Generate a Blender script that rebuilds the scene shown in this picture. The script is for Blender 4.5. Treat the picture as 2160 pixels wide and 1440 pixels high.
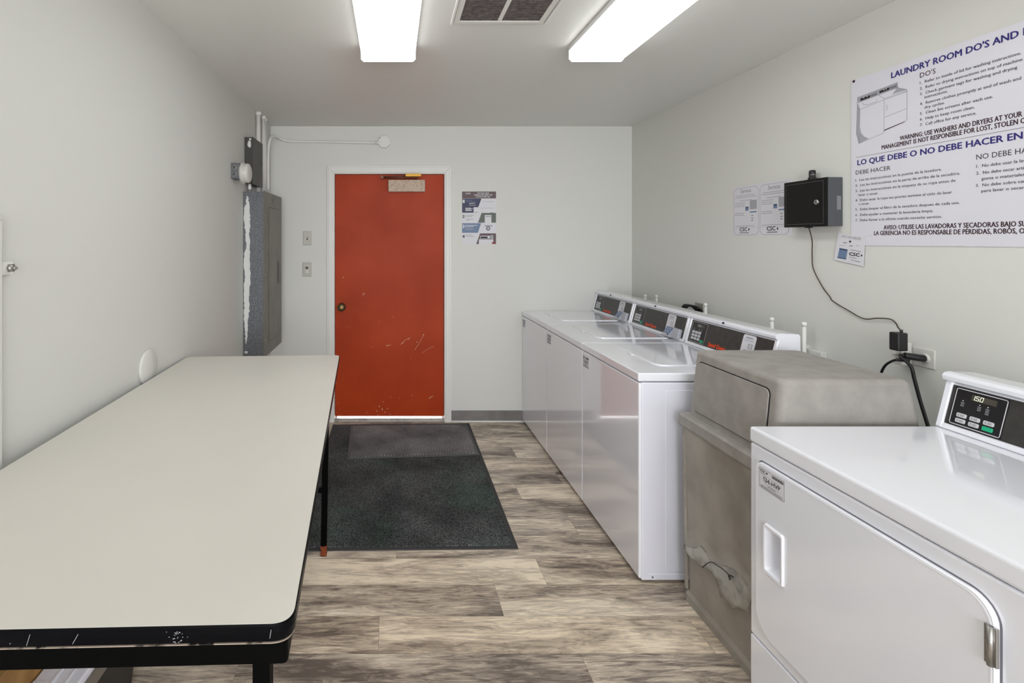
import bpy, bmesh, math, random
from mathutils import Vector, Matrix
random.seed(7)
C = bpy.context.scene
for o in list(bpy.data.objects): bpy.data.objects.remove(o)

# ------------------------------------------------------------------ camera, world, exposure
F_PX, PX0, PY0, H = 1062.0, 827.0, 508.0, 1.49
cam_d = bpy.data.cameras.new('camera'); cam = bpy.data.objects.new('camera', cam_d)
C.collection.objects.link(cam); C.camera = cam
cam.location = (0, 0, H); cam.rotation_euler = (math.pi/2, 0, 0)
cam_d.sensor_fit = 'HORIZONTAL'; cam_d.sensor_width = 36.0
cam_d.lens = F_PX/2160*36
cam_d.shift_x = (1080-PX0)/2160; cam_d.shift_y = -(720-PY0)/2160
cam_d.clip_start = 0.02

w = bpy.data.worlds.new('world'); C.world = w; w.use_nodes = True
wb = w.node_tree.nodes['Background']
wb.inputs[0].default_value = (0.92, 0.94, 1.0, 1); wb.inputs[1].default_value = 13.0
C.view_settings.view_transform = 'Standard'; C.view_settings.look = 'None'
C.view_settings.exposure = 0.0; C.view_settings.gamma = 1.0
LAMP = 7.2          # strength of the fluorescent diffusers
pl_ = bpy.data.lights.new('sky_portal', 'AREA'); pl_.shape = 'RECTANGLE'; pl_.size = 2.5; pl_.size_y = 1.4; pl_.cycles.is_portal = True
po_ = bpy.data.objects.new('sky_portal', pl_); C.collection.objects.link(po_); po_.location = (.5, -3.10, 1.45); po_.rotation_euler = (math.pi/2, 0, 0)
po_['kind'] = 'structure'

# ------------------------------------------------------------------ helpers
XL, XR, YB, ZC, YF = -1.0, 1.977, 4.15, 2.434, -3.0
def srgb(r, g, b):
    f = lambda c: (c/255/12.92) if c/255 <= .04045 else ((c/255+.055)/1.055)**2.4
    return (f(r), f(g), f(b), 1)
MATS = {}
def mat(name, col, rough=.5, metal=0., emit=None, es=0., coat=0., bump=None, noise=None, spec=.5):
    """bump=(scale,strength,dist)  noise=(scale,colour2,lo,hi)"""
    m = bpy.data.materials.new(name); m.use_nodes = True; MATS[name] = m
    nt = m.node_tree; b = nt.nodes['Principled BSDF']
    b.inputs['Base Color'].default_value = col; b.inputs['Roughness'].default_value = rough
    b.inputs['Metallic'].default_value = metal; b.inputs['Coat Weight'].default_value = coat
    b.inputs['Specular IOR Level'].default_value = spec
    b.inputs['Coat Roughness'].default_value = .05
    if emit:
        b.inputs['Emission Color'].default_value = emit; b.inputs['Emission Strength'].default_value = es
    tc = nt.nodes.new('ShaderNodeTexCoord')
    if noise:
        n = nt.nodes.new('ShaderNodeTexNoise'); n.inputs['Scale'].default_value = noise[0]; n.inputs['Detail'].default_value = 6
        nt.links.new(tc.outputs['Object'], n.inputs['Vector'])
        r = nt.nodes.new('ShaderNodeValToRGB'); r.color_ramp.elements[0].position = noise[2]; r.color_ramp.elements[1].position = noise[3]
        r.color_ramp.elements[0].color = col; r.color_ramp.elements[1].color = noise[1]
        nt.links.new(n.outputs['Fac'], r.inputs['Fac']); nt.links.new(r.outputs['Color'], b.inputs['Base Color'])
    if bump:
        n = nt.nodes.new('ShaderNodeTexNoise'); n.inputs['Scale'].default_value = bump[0]; n.inputs['Detail'].default_value = 4
        nt.links.new(tc.outputs['Object'], n.inputs['Vector'])
        bp = nt.nodes.new('ShaderNodeBump'); bp.inputs['Strength'].default_value = bump[1]; bp.inputs['Distance'].default_value = bump[2]
        nt.links.new(n.outputs['Fac'], bp.inputs['Height']); nt.links.new(bp.outputs['Normal'], b.inputs['Normal'])
    return m

def V(*a): return Vector(a)
class Frame:
    """origin + u (right) + v (up) + n (towards the viewer)"""
    def __init__(s, o, u, v, n): s.o, s.u, s.v, s.n = Vector(o), Vector(u), Vector(v), Vector(n)
    def __call__(s, u, v, n=0.): return s.o + s.u*u + s.v*v + s.n*n
FR = Frame((XR,0,0), (0,-1,0), (0,0,1), (-1,0,0))     # right wall:  u = -y
FL = Frame((XL,0,0), (0,1,0), (0,0,1), (1,0,0))       # left wall:   u = y
FB = Frame((0,YB,0), (1,0,0), (0,0,1), (0,-1,0))      # back wall:   u = x
FC = Frame((0,0,ZC), (1,0,0), (0,1,0), (0,0,-1))      # ceiling:     u = x, v = y
FW = Frame((0,0,0), (1,0,0), (0,1,0), (0,0,1))        # floor
def onX(px, py, X=XR):                                # world point on a plane of constant x
    Y = X*F_PX/(px-PX0); return V(X, Y, H-(py-PY0)*Y/F_PX)
def onY(px, py, Y=YB): return V((px-PX0)*Y/F_PX, Y, H-(py-PY0)*Y/F_PX)
def onZ(px, py, Z=0.): Y = (H-Z)*F_PX/(py-PY0); return V((px-PX0)*Y/F_PX, Y, Z)
def ruv(px, py, X=XR): p = onX(px, py, X); return (-p.y, p.z)
def buv(px, py): p = onY(px, py); return (p.x, p.z)

def rrect(u0, v0, u1, v1, r, seg=5, rs=None):
    """rounded rectangle, rs = radii (bl, br, tr, tl)"""
    rs = rs or (r,)*4; out = []
    for (cx, cy, a, rr) in ((u0,v0,180,rs[0]), (u1,v0,270,rs[1]), (u1,v1,0,rs[2]), (u0,v1,90,rs[3])):
        if rr <= 0: out.append((cx,cy)); continue
        ox = cx + (rr if cx == u0 else -rr); oy = cy + (rr if cy == v0 else -rr)
        for k in range(seg+1):
            t = math.radians(a+90*k/seg); out.append((ox+rr*math.cos(t), oy+rr*math.sin(t)))
    return out

_txt = {}
def text_mesh(s, bold, shear):
    k = (s, bold, shear)
    if k not in _txt:
        cu = bpy.data.curves.new('t', 'FONT'); cu.body = s; cu.size = 1; cu.offset = bold; cu.shear = shear
        cu.resolution_u = 2; cu.fill_mode = 'FRONT'
        ob = bpy.data.objects.new('t', cu); me = bpy.data.meshes.new_from_object(ob)
        vs = [v.co.copy() for v in me.vertices]; fs = [tuple(p.vertices) for p in me.polygons]
        bpy.data.objects.remove(ob); bpy.data.curves.remove(cu); bpy.data.meshes.remove(me)
        xs = [v.x for v in vs] or [0, 1]
        _txt[k] = (vs, fs, min(xs), max(xs))
    return _txt[k]
_cap = [None]
def cap():
    if _cap[0] is None: _cap[0] = max(v.y for v in text_mesh('H', 0, 0)[0])
    return _cap[0]

class MB:
    def __init__(s): s.bm = bmesh.new(); s.mats = []
    def mi(s, m):
        m = MATS[m] if isinstance(m, str) else m
        if m not in s.mats: s.mats.append(m)
        return s.mats.index(m)
    def merge(s, b2, m, smooth=False):
        i = s.mi(m); mp = {}
        for v in b2.verts: mp[v] = s.bm.verts.new(v.co)
        for f in b2.faces:
            try: nf = s.bm.faces.new([mp[v] for v in f.verts])
            except ValueError: continue
            nf.material_index = i; nf.smooth = smooth
        b2.free(); return s
    def hexa(s, pts, m, bev=0., seg=2):
        """8 points: bottom ring of 4, top ring of 4"""
        b = bmesh.new(); vs = [b.verts.new(p) for p in pts]
        for q in ((3,2,1,0), (4,5,6,7), (0,1,5,4), (1,2,6,5), (2,3,7,6), (3,0,4,7)): b.faces.new([vs[k] for k in q])
        bmesh.ops.recalc_face_normals(b, faces=b.faces)
        if bev: bmesh.ops.bevel(b, geom=list(b.edges), offset=bev, segments=seg, affect='EDGES', profile=.5, clamp_overlap=True)
        return s.merge(b, m)
    def box(s, x0, x1, y0, y1, z0, z1, m, bev=0., seg=2):
        return s.hexa([(x0,y0,z0),(x1,y0,z0),(x1,y1,z0),(x0,y1,z0),(x0,y0,z1),(x1,y0,z1),(x1,y1,z1),(x0,y1,z1)], m, bev, seg)
    def fbox(s, fr, u0, u1, v0, v1, n0, n1, m, bev=0., seg=2):
        P = [fr(u0,v0,n0),fr(u1,v0,n0),fr(u1,v1,n0),fr(u0,v1,n0),fr(u0,v0,n1),fr(u1,v0,n1),fr(u1,v1,n1),fr(u0,v1,n1)]
        return s.hexa(P, m, bev, seg)
    def prism(s, fr, pts, n0, n1, m, bev=0., seg=2, bevall=False):
        b = bmesh.new(); N = len(pts)
        lo = [b.verts.new(fr(p[0],p[1],n0)) for p in pts]; hi = [b.verts.new(fr(p[0],p[1],n1)) for p in pts]
        b.faces.new(hi); b.faces.new(lo[::-1])
        for k in range(N): b.faces.new([lo[k], lo[(k+1)%N], hi[(k+1)%N], hi[k]])
        bmesh.ops.recalc_face_normals(b, faces=b.faces)
        if bev:
            hs = set(hi)
            es = list(b.edges) if bevall else [e for e in b.edges if e.verts[0] in hs and e.verts[1] in hs]
            bmesh.ops.bevel(b, geom=es, offset=bev, segments=seg, affect='EDGES', profile=.5, clamp_overlap=True)
        return s.merge(b, m)
    def flat(s, fr, pts, n, m):
        b = bmesh.new(); b.faces.new([b.verts.new(fr(p[0],p[1],n)) for p in pts]); return s.merge(b, m)
    def rect(s, fr, u0, v0, u1, v1, n, m): return s.flat(fr, [(u0,v0),(u1,v0),(u1,v1),(u0,v1)], n, m)
    def ring(s, fr, pts, wd, n, m):
        """thin outline along a closed 2d loop"""
        return s.line(fr, pts+[pts[0]], wd, n, m)
    def line(s, fr, pts, wd, n, m):
        b = bmesh.new()
        for p, q in zip(pts[:-1], pts[1:]):
            d = Vector((q[0]-p[0], q[1]-p[1])); L = d.length
            if L < 1e-7: continue
            d /= L; k = Vector((-d.y, d.x))*wd/2; e = d*wd*.4
            P = [Vector(p)-e-k, Vector(q)+e-k, Vector(q)+e+k, Vector(p)-e+k]
            b.faces.new([b.verts.new(fr(a.x, a.y, n)) for a in P])
        return s.merge(b, m)
    def text(s, st, fr, u, v, caph, n, m, width=None, sub=None, bold=0., shear=0., align='l', rot=0.):
        if bold >= .006:        # heavier lettering: the plain outlines laid side by side
            e = caph*bold*1.5; c_, s_ = math.cos(rot), math.sin(rot)
            for k, (du, dv) in enumerate(((-e,0),(e,0),(0,e*.6),(0,-e*.6))):
                s.text(st, fr, u+du*c_-dv*s_, v+du*s_+dv*c_, caph, n+k*.00002, m, width, sub, 0., shear, align, rot)
            return s
        vs, fs, x0, x1 = text_mesh(st, bold, shear)
        sy = caph/cap(); sx = sy
        if width:
            a = text_mesh(sub, bold, shear) if sub else (0,0,x0,x1)
            sx = width/(a[3]-a[2])
        ox = {'l': -x0*sx, 'c': -(x0+x1)/2*sx, 'r': -x1*sx}[align]
        b = bmesh.new(); nv = []; c_, s_ = math.cos(rot), math.sin(rot)
        for p in vs:
            a, d = p.x*sx+ox, p.y*sy
            nv.append(b.verts.new(fr(u+a*c_-d*s_, v+a*s_+d*c_, n)))
        for f in fs:
            try: b.faces.new([nv[k] for k in f])
            except ValueError: pass
        return s.merge(b, m)
    def cyl(s, p, q, r, m, seg=20, r2=None, bev=0.):
        p, q = Vector(p), Vector(q); d = q-p; L = d.length
        b = bmesh.new()
        bmesh.ops.create_cone(b, cap_ends=True, segments=seg, radius1=r, radius2=r if r2 is None else r2, depth=L)
        if bev: bmesh.ops.bevel(b, geom=[e for e in b.edges if len(e.link_faces)==2 and any(len(f.verts)>4 for f in e.link_faces)], offset=bev, segments=2, affect='EDGES')
        M = Matrix.Translation((p+q)/2) @ d.to_track_quat('Z','Y').to_matrix().to_4x4()
        bmesh.ops.transform(b, matrix=M, verts=b.verts)
        i = s.mi(m); mp = {}
        for v in b.verts: mp[v] = s.bm.verts.new(v.co)
        for f in b.faces:
            nf = s.bm.faces.new([mp[v] for v in f.verts]); nf.material_index = i; nf.smooth = len(f.verts) <= 4
        b.free(); return s
    def lathe(s, p, axis, prof, m, seg=28):
        """prof = [(distance along axis, radius)]"""
        q = Vector(axis).to_track_quat('Z','Y'); p = Vector(p); b = bmesh.new(); rings = []
        for (h, r) in prof:
            rings.append([b.verts.new(p + q @ Vector((r*math.cos(2*math.pi*k/seg), r*math.sin(2*math.pi*k/seg), h))) for k in range(seg)])
        for a, c in zip(rings[:-1], rings[1:]):
            for k in range(seg): b.faces.new([a[k], a[(k+1)%seg], c[(k+1)%seg], c[k]])
        b.faces.new(rings[0][::-1]); b.faces.new(rings[-1])
        bmesh.ops.recalc_face_normals(b, faces=b.faces)
        return s.merge(b, m, smooth=True)
    def tube(s, pts, r, m, seg=10, sub=6, flatk=1.):
        P = [Vector(p) for p in pts]; pth = []
        if sub > 1 and len(P) > 2:
            for i in range(len(P)-1):
                p0 = P[max(i-1,0)]; p1 = P[i]; p2 = P[i+1]; p3 = P[min(i+2,len(P)-1)]
                for k in range(sub):
                    t = k/sub
                    pth.append(.5*((2*p1)+(p2-p0)*t+(2*p0-5*p1+4*p2-p3)*t*t+(3*p1-p0-3*p2+p3)*t**3))
            pth.append(P[-1])
        else: pth = P
        b = bmesh.new(); rings = []; up = None
        for i, p in enumerate(pth):
            d = (pth[min(i+1,len(pth)-1)]-pth[max(i-1,0)]).normalized()
            if up is None:
                up = Vector((0,0,1)) if abs(d.z) < .9 else Vector((1,0,0))
            a = d.cross(up).normalized(); c = a.cross(d).normalized(); up = c
            rings.append([b.verts.new(p+(a*math.cos(2*math.pi*k/seg)+c*flatk*math.sin(2*math.pi*k/seg))*r) for k in range(seg)])
        for x, y in zip(rings[:-1], rings[1:]):
            for k in range(seg): b.faces.new([x[k], x[(k+1)%seg], y[(k+1)%seg], y[k]])
        b.faces.new(rings[0][::-1]); b.faces.new(rings[-1])
        bmesh.ops.recalc_face_normals(b, faces=b.faces)
        return s.merge(b, m, smooth=True)
    def loft(s, rings, m, smooth=False, capa=True):
        b = bmesh.new(); R = [[b.verts.new(p) for p in r] for r in rings]; N = len(R[0])
        for x, y in zip(R[:-1], R[1:]):
            for k in range(N): b.faces.new([x[k], x[(k+1)%N], y[(k+1)%N], y[k]])
        if capa: b.faces.new(R[0][::-1]); b.faces.new(R[-1])
        bmesh.ops.recalc_face_normals(b, faces=b.faces)
        return s.merge(b, m, smooth)
    def build(s, name, parent=None, label=None, cat=None, group=None, kind=None):
        me = bpy.data.meshes.new(name); 
        # origin at the base centre for top-level pieces
        s.bm.normal_update()
        off = Vector((0,0,0))
        if parent is None and s.bm.verts:
            xs = [v.co for v in s.bm.verts]
            off = Vector(((min(v.x for v in xs)+max(v.x for v in xs))/2, (min(v.y for v in xs)+max(v.y for v in xs))/2, min(v.z for v in xs)))
        elif parent is not None:
            p = parent
            while p: off += p.location; p = p.parent
        for v in s.bm.verts: v.co -= off
        s.bm.to_mesh(me); s.bm.free()
        for m in s.mats: me.materials.append(m)
        o = bpy.data.objects.new(name, me); C.collection.objects.link(o)
        if parent is None: o.location = off
        else: o.parent = parent
        return tag(o, label, cat, group, kind)
def tag(o, label=None, cat=None, group=None, kind=None):
    if label: o['label'] = label
    if cat: o['category'] = cat
    if group: o['group'] = group
    if kind: o['kind'] = kind
    return o
def thing(name, label, cat, loc, group=None):
    o = bpy.data.objects.new(name, None); C.collection.objects.link(o); o.location = loc
    o.empty_display_size = .05
    return tag(o, label, cat, group)

# ------------------------------------------------------------------ materials
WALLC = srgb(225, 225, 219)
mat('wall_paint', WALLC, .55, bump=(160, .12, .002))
mat('wall_paint_dimmed', srgb(208, 208, 203), .55, bump=(160, .12, .002))  # wall paint toned down to offset the strong light on the left side
mat('ceiling_paint', srgb(226, 226, 221), .42, bump=(120, .15, .002))
mat('trim_paint', srgb(234, 233, 228), .4)
mat('vinyl_base', srgb(132, 128, 126), .5, noise=(9, srgb(118,114,112), .4, .7))
mat('enamel', srgb(247, 248, 255), .14, coat=1.0)
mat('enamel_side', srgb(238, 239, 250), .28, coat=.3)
mat('enamel_dark', srgb(120, 120, 126), .5)
mat('gap_black', (.004,.004,.005,1), .7)
mat('black_metal', (.002,.002,.002,1), .5, spec=.03)
mat('black_edge', (.002,.002,.003,1), .3, spec=.07)
mat('laminate', srgb(216, 211, 202), .38, noise=(3, srgb(211,207,198), .3, .7))
mat('rust_line', srgb(176, 160, 145), .6, noise=(40, srgb(20,16,14), .5, .6))
mat('rust', srgb(150, 70, 25), .9, noise=(120, srgb(60,28,16), .35, .65))
mat('console_black', srgb(52, 50, 48), .38, noise=(45, srgb(62,60,56), .4, .7))
mat('keypad_black', srgb(22, 21, 24), .35)
mat('print_white', srgb(225, 225, 228), .5)
mat('print_grey', srgb(125, 125, 130), .6)
mat('print_light', srgb(170, 170, 176), .6)
mat('print_black', srgb(28, 18, 24), .6)
mat('print_maroon', srgb(50, 14, 28), .6)
mat('print_blue', srgb(45, 38, 120), .6)
mat('print_navy', srgb(52, 56, 88), .5)
mat('print_steel', srgb(110, 132, 165), .5)
mat('print_green', srgb(98, 104, 96), .5)
mat('print_plum', srgb(98, 78, 82), .5)
mat('print_red', srgb(150, 50, 45), .5)
mat('poster_white', srgb(228, 227, 235), .35)
mat('paper', srgb(226, 225, 230), .5)
mat('orange', srgb(245, 75, 15), .45)
mat('green_key', srgb(20, 175, 125), .4)
mat('key_white', srgb(205, 204, 208), .45)
mat('lcd', srgb(70, 68, 58), .3)
mat('lcd_off', srgb(98, 86, 78), .5)
mat('lcd_lit', srgb(235, 235, 215), .5, emit=srgb(240,242,215), es=.7)
mat('reader_blue', srgb(105, 125, 165), .4)
mat('reader_grey', srgb(185, 187, 196), .35)
mat('bin_plastic', srgb(160, 155, 149), .62, noise=(16, srgb(146,141,135), .36, .68), bump=(260, .25, .002))
mat('bin_plastic_body', srgb(172, 166, 156), .62, noise=(6, srgb(142,136,127), .32, .7), bump=(240, .25, .002))
mat('bin_torn', srgb(236, 233, 225), .6, noise=(14, srgb(188,184,175), .45, .62))
mat('galvanised', srgb(84, 86, 90), .5, metal=.35, noise=(170, srgb(126,128,132), .42, .62))
mat('panel_grey', srgb(112, 110, 102), .38, noise=(8, srgb(94,92,86), .4, .7))
mat('box_dark', srgb(62, 61, 57), .45)
mat('white_drip', srgb(215, 215, 212), .6)
mat('conduit', srgb(236, 235, 230), .4)
mat('detector', srgb(206, 204, 198), .45)
mat('plate_metal', srgb(172, 170, 160), .35, metal=.3)
mat('plate_white', srgb(214, 212, 206), .4)
mat('steel', srgb(170, 168, 165), .3, metal=.9)
mat('bronze', srgb(110, 96, 70), .32, metal=.85)
mat('brass', srgb(170, 130, 55), .4, metal=.7)
mat('arm_brown', srgb(110, 60, 42), .4, metal=.3)
mat('closer_cream', srgb(202, 180, 158), .5, noise=(70, srgb(180,156,134), .45, .65))
mat('rubber_grey', srgb(92, 92, 91), .75)
mat('rubber', srgb(58, 58, 58), .7)
mat('cord_black', (.008,.008,.009,1), .4)
mat('cord_brown', srgb(74, 62, 52), .6)
mat('powder_black', (.008,.008,.0075,1), .5, spec=.2, bump=(900, .6, .001))
mat('powder_side', srgb(75, 78, 82), .5, bump=(900, .5, .001))
mat('cardboard', srgb(170, 130, 75), .8, noise=(12, srgb(140,104,58), .4, .6))
mat('bag_black', (.01,.01,.012,1), .35)
mat('pavement', srgb(180, 178, 172), .8)
mat('filter_dirt', srgb(118, 110, 108), .8, noise=(50, srgb(88,80,78), .35, .65))
mat('sill', srgb(190, 186, 178), .4, metal=.2, noise=(20, srgb(150,146,140), .5, .7))
mat('chip', srgb(235, 200, 165), .7)
mat('lamp_off_white', srgb(235, 235, 232), .4)

def lamp_mat():
    m = mat('diffuser', srgb(240,240,240), .4, emit=(.955, .985, 1.0, 1), es=LAMP)
    mat('diffuser_side', srgb(240,240,240), .4, emit=(.955, .985, 1.0, 1), es=LAMP*.22)
    return m
lamp_mat()

def door_mat():
    m = mat('door_red', srgb(178, 58, 6), .45, spec=.25)
    nt = m.node_tree; b = nt.nodes['Principled BSDF']; tc = nt.nodes.new('ShaderNodeTexCoord')
    n = nt.nodes.new('ShaderNodeTexNoise'); n.inputs['Scale'].default_value = 2.2; n.inputs['Detail'].default_value = 5
    r = nt.nodes.new('ShaderNodeValToRGB'); r.color_ramp.elements[0].position = .35; r.color_ramp.elements[1].position = .75
    r.color_ramp.elements[0].color = srgb(182, 60, 4); r.color_ramp.elements[1].color = srgb(158, 48, 8)
    nt.links.new(tc.outputs['Object'], n.inputs['Vector']); nt.links.new(n.outputs['Fac'], r.inputs['Fac'])
    nt.links.new(r.outputs['Color'], b.inputs['Base Color'])
    r2 = nt.nodes.new('ShaderNodeMapRange'); r2.inputs['To Min'].default_value = .38; r2.inputs['To Max'].default_value = .6
    nt.links.new(n.outputs['Fac'], r2.inputs['Value']); nt.links.new(r2.outputs['Result'], b.inputs['Roughness'])
door_mat()

def carpet_mat(name, c0, c1, green=True, herring=False):
    m = mat(name, c0, .95, spec=.2)
    nt = m.node_tree; b = nt.nodes['Principled BSDF']; tc = nt.nodes.new('ShaderNodeTexCoord'); L = nt.links
    n = nt.nodes.new('ShaderNodeTexNoise'); n.inputs['Scale'].default_value = 210; n.inputs['Detail'].default_value = 3
    L.new(tc.outputs['Object'], n.inputs['Vector'])
    r = nt.nodes.new('ShaderNodeValToRGB'); r.color_ramp.elements[0].position = .36; r.color_ramp.elements[1].position = .68
    r.color_ramp.elements[0].color = c0; r.color_ramp.elements[1].color = c1
    L.new(n.outputs['Fac'], r.inputs['Fac']); out = r.outputs['Color']
    n2 = nt.nodes.new('ShaderNodeTexNoise'); n2.inputs['Scale'].default_value = 3.2; n2.inputs['Detail'].default_value = 3
    L.new(tc.outputs['Object'], n2.inputs['Vector'])
    r2 = nt.nodes.new('ShaderNodeValToRGB'); r2.color_ramp.elements[0].position = .35; r2.color_ramp.elements[1].position = .7
    r2.color_ramp.elements[0].color = (.5,.5,.5,1); r2.color_ramp.elements[1].color = (1.15,1.16,1.15,1) if green else (1.1,1.1,1.1,1)
    L.new(n2.outputs['Fac'], r2.inputs['Fac'])
    mx = nt.nodes.new('ShaderNodeMix'); mx.data_type = 'RGBA'; mx.blend_type = 'MULTIPLY'; mx.inputs['Factor'].default_value = 1
    L.new(out, mx.inputs['A']); L.new(r2.outputs['Color'], mx.inputs['B']); out = mx.outputs['Result']
    bp = nt.nodes.new('ShaderNodeBump'); bp.inputs['Strength'].default_value = .7; bp.inputs['Distance'].default_value = .004
    L.new(n.outputs['Fac'], bp.inputs['Height'])
    if herring:
        # alternating diagonal ribs: sign flips in a checker of tiles
        sp = nt.nodes.new('ShaderNodeSeparateXYZ'); L.new(tc.outputs['Object'], sp.inputs[0])
        def M(op, a, b_=None):
            k = nt.nodes.new('ShaderNodeMath'); k.operation = op
            for i, q in enumerate((a, b_)):
                if q is None: continue
                if isinstance(q, (int, float)): k.inputs[i].default_value = q
                else: L.new(q, k.inputs[i])
            return k.outputs[0]
        tx = M('FLOOR', M('MULTIPLY', sp.outputs['X'], 9.5)); ty = M('FLOOR', M('MULTIPLY', sp.outputs['Y'], 9.5))
        par = M('MULTIPLY', M('FRACT', M('MULTIPLY', M('ADD', tx, ty), .5)), 4)     # 0 or 2
        sg = M('SUBTRACT', par, 1)
        ph = M('ADD', sp.outputs['X'], M('MULTIPLY', sp.outputs['Y'], sg))
        wv = M('SINE', M('MULTIPLY', ph, 300))
        r3 = nt.nodes.new('ShaderNodeMapRange'); r3.inputs['From Min'].default_value = -1; r3.inputs['To Min'].default_value = .22; r3.inputs['To Max'].default_value = 1.1
        L.new(wv, r3.inputs['Value'])
        mx2 = nt.nodes.new('ShaderNodeMix'); mx2.data_type = 'RGBA'; mx2.blend_type = 'MULTIPLY'; mx2.inputs['Factor'].default_value = 1.0
        L.new(out, mx2.inputs['A']); L.new(r3.outputs['Result'], mx2.inputs['B']); out = mx2.outputs['Result']
    if green:
        n3 = nt.nodes.new('ShaderNodeTexNoise'); n3.inputs['Scale'].default_value = 2.4; n3.inputs['Detail'].default_value = 2
        mp = nt.nodes.new('ShaderNodeMapping'); mp.inputs['Location'].default_value = (3.1, 1.7, 0)
        L.new(tc.outputs['Object'], mp.inputs[0]); L.new(mp.outputs[0], n3.inputs['Vector'])
        r4 = nt.nodes.new('ShaderNodeValToRGB'); r4.color_ramp.elements[0].position = .45; r4.color_ramp.elements[1].position = .7
        r4.color_ramp.elements[0].color = (1,1,1,1); r4.color_ramp.elements[1].color = (.80,1.04,.93,1)
        L.new(n3.outputs['Fac'], r4.inputs['Fac'])
        mx3 = nt.nodes.new('ShaderNodeMix'); mx3.data_type = 'RGBA'; mx3.blend_type = 'MULTIPLY'; mx3.inputs['Factor'].default_value = 1
        L.new(out, mx3.inputs['A']); L.new(r4.outputs['Color'], mx3.inputs['B']); out = mx3.outputs['Result']
    L.new(out, b.inputs['Base Color']); L.new(bp.outputs['Normal'], b.inputs['Normal'])
carpet_mat('carpet_dark', srgb(12, 13, 13), srgb(122, 123, 124))
carpet_mat('carpet_grey', srgb(126, 128, 128), srgb(180, 180, 179), green=False, herring=True)

def floor_mat():
    m = mat('plank_vinyl', srgb(140,130,118), .42)
    nt = m.node_tree; b = nt.nodes['Principled BSDF']; L = nt.links
    at = nt.nodes.new('ShaderNodeAttribute'); at.attribute_name = 'plank'       # r = tone, g = offset, b = warmth
    sp = nt.nodes.new('ShaderNodeSeparateColor'); L.new(at.outputs['Color'], sp.inputs[0])
    tc = nt.nodes.new('ShaderNodeTexCoord')
    cb = nt.nodes.new('ShaderNodeCombineXYZ'); 
    mu = nt.nodes.new('ShaderNodeMath'); mu.operation = 'MULTIPLY'; mu.inputs[1].default_value = 37
    L.new(sp.outputs[1], mu.inputs[0]); L.new(mu.outputs[0], cb.inputs[2]); L.new(mu.outputs[0], cb.inputs[0])
    ad = nt.nodes.new('ShaderNodeVectorMath'); ad.operation = 'ADD'
    L.new(tc.outputs['Object'], ad.inputs[0]); L.new(cb.outputs[0], ad.inputs[1])
    def noise(sx, sy, sc, det, dist, rough=.55):
        mp = nt.nodes.new('ShaderNodeMapping'); mp.inputs['Scale'].default_value = (sx, sy, 1)
        L.new(ad.outputs[0], mp.inputs[0])
        n = nt.nodes.new('ShaderNodeTexNoise'); n.inputs['Scale'].default_value = sc; n.inputs['Detail'].default_value = det
        n.inputs['Distortion'].default_value = dist; n.inputs['Roughness'].default_value = rough
        L.new(mp.outputs[0], n.inputs['Vector']); return n.outputs['Fac']
    big = noise(1.0, 4.5, 1.5, 4, 1.8)
    grain = noise(1.0, 8.0, 5, 9, 2.2, .72)
    fine = noise(1.5, 30.0, 14, 5, .3, .7)
    def M(op, a, b_, clamp=False):
        k = nt.nodes.new('ShaderNodeMath'); k.operation = op; k.use_clamp = clamp
        for i, q in enumerate((a, b_)):
            if isinstance(q, (int, float)): k.inputs[i].default_value = q
            else: L.new(q, k.inputs[i])
        return k.outputs[0]
    v = M('ADD', sp.outputs[0], M('MULTIPLY', M('SUBTRACT', big, .5), 2.0))
    v = M('ADD', v, M('MULTIPLY', M('SUBTRACT', grain, .5), 2.1))
    v = M('ADD', v, M('MULTIPLY', M('SUBTRACT', fine, .5), .6), True)
    r = nt.nodes.new('ShaderNodeValToRGB'); e = r.color_ramp.elements
    e[0].position = 0.; e[0].color = srgb(104, 94, 86)
    e[1].position = 1.; e[1].color = srgb(244, 234, 214)
    for p, c in ((.25, srgb(148,137,126)), (.5, srgb(188,176,160)), (.75, srgb(218,207,189))):
        k = e.new(p); k.color = c
    L.new(v, r.inputs['Fac'])
    hs = nt.nodes.new('ShaderNodeMix'); hs.data_type = 'RGBA'; hs.blend_type = 'MULTIPLY'; hs.inputs['B'].default_value = (1.05, .97, .88, 1)
    L.new(sp.outputs[2], hs.inputs['Factor']); L.new(r.outputs['Color'], hs.inputs['A'])
    L.new(hs.outputs['Result'], b.inputs['Base Color'])
    bp = nt.nodes.new('ShaderNodeBump'); bp.inputs['Strength'].default_value = .25; bp.inputs['Distance'].default_value = .001
    L.new(fine, bp.inputs['Height']); L.new(bp.outputs['Normal'], b.inputs['Normal'])
    b.inputs['Roughness'].default_value = .42
floor_mat()

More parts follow.
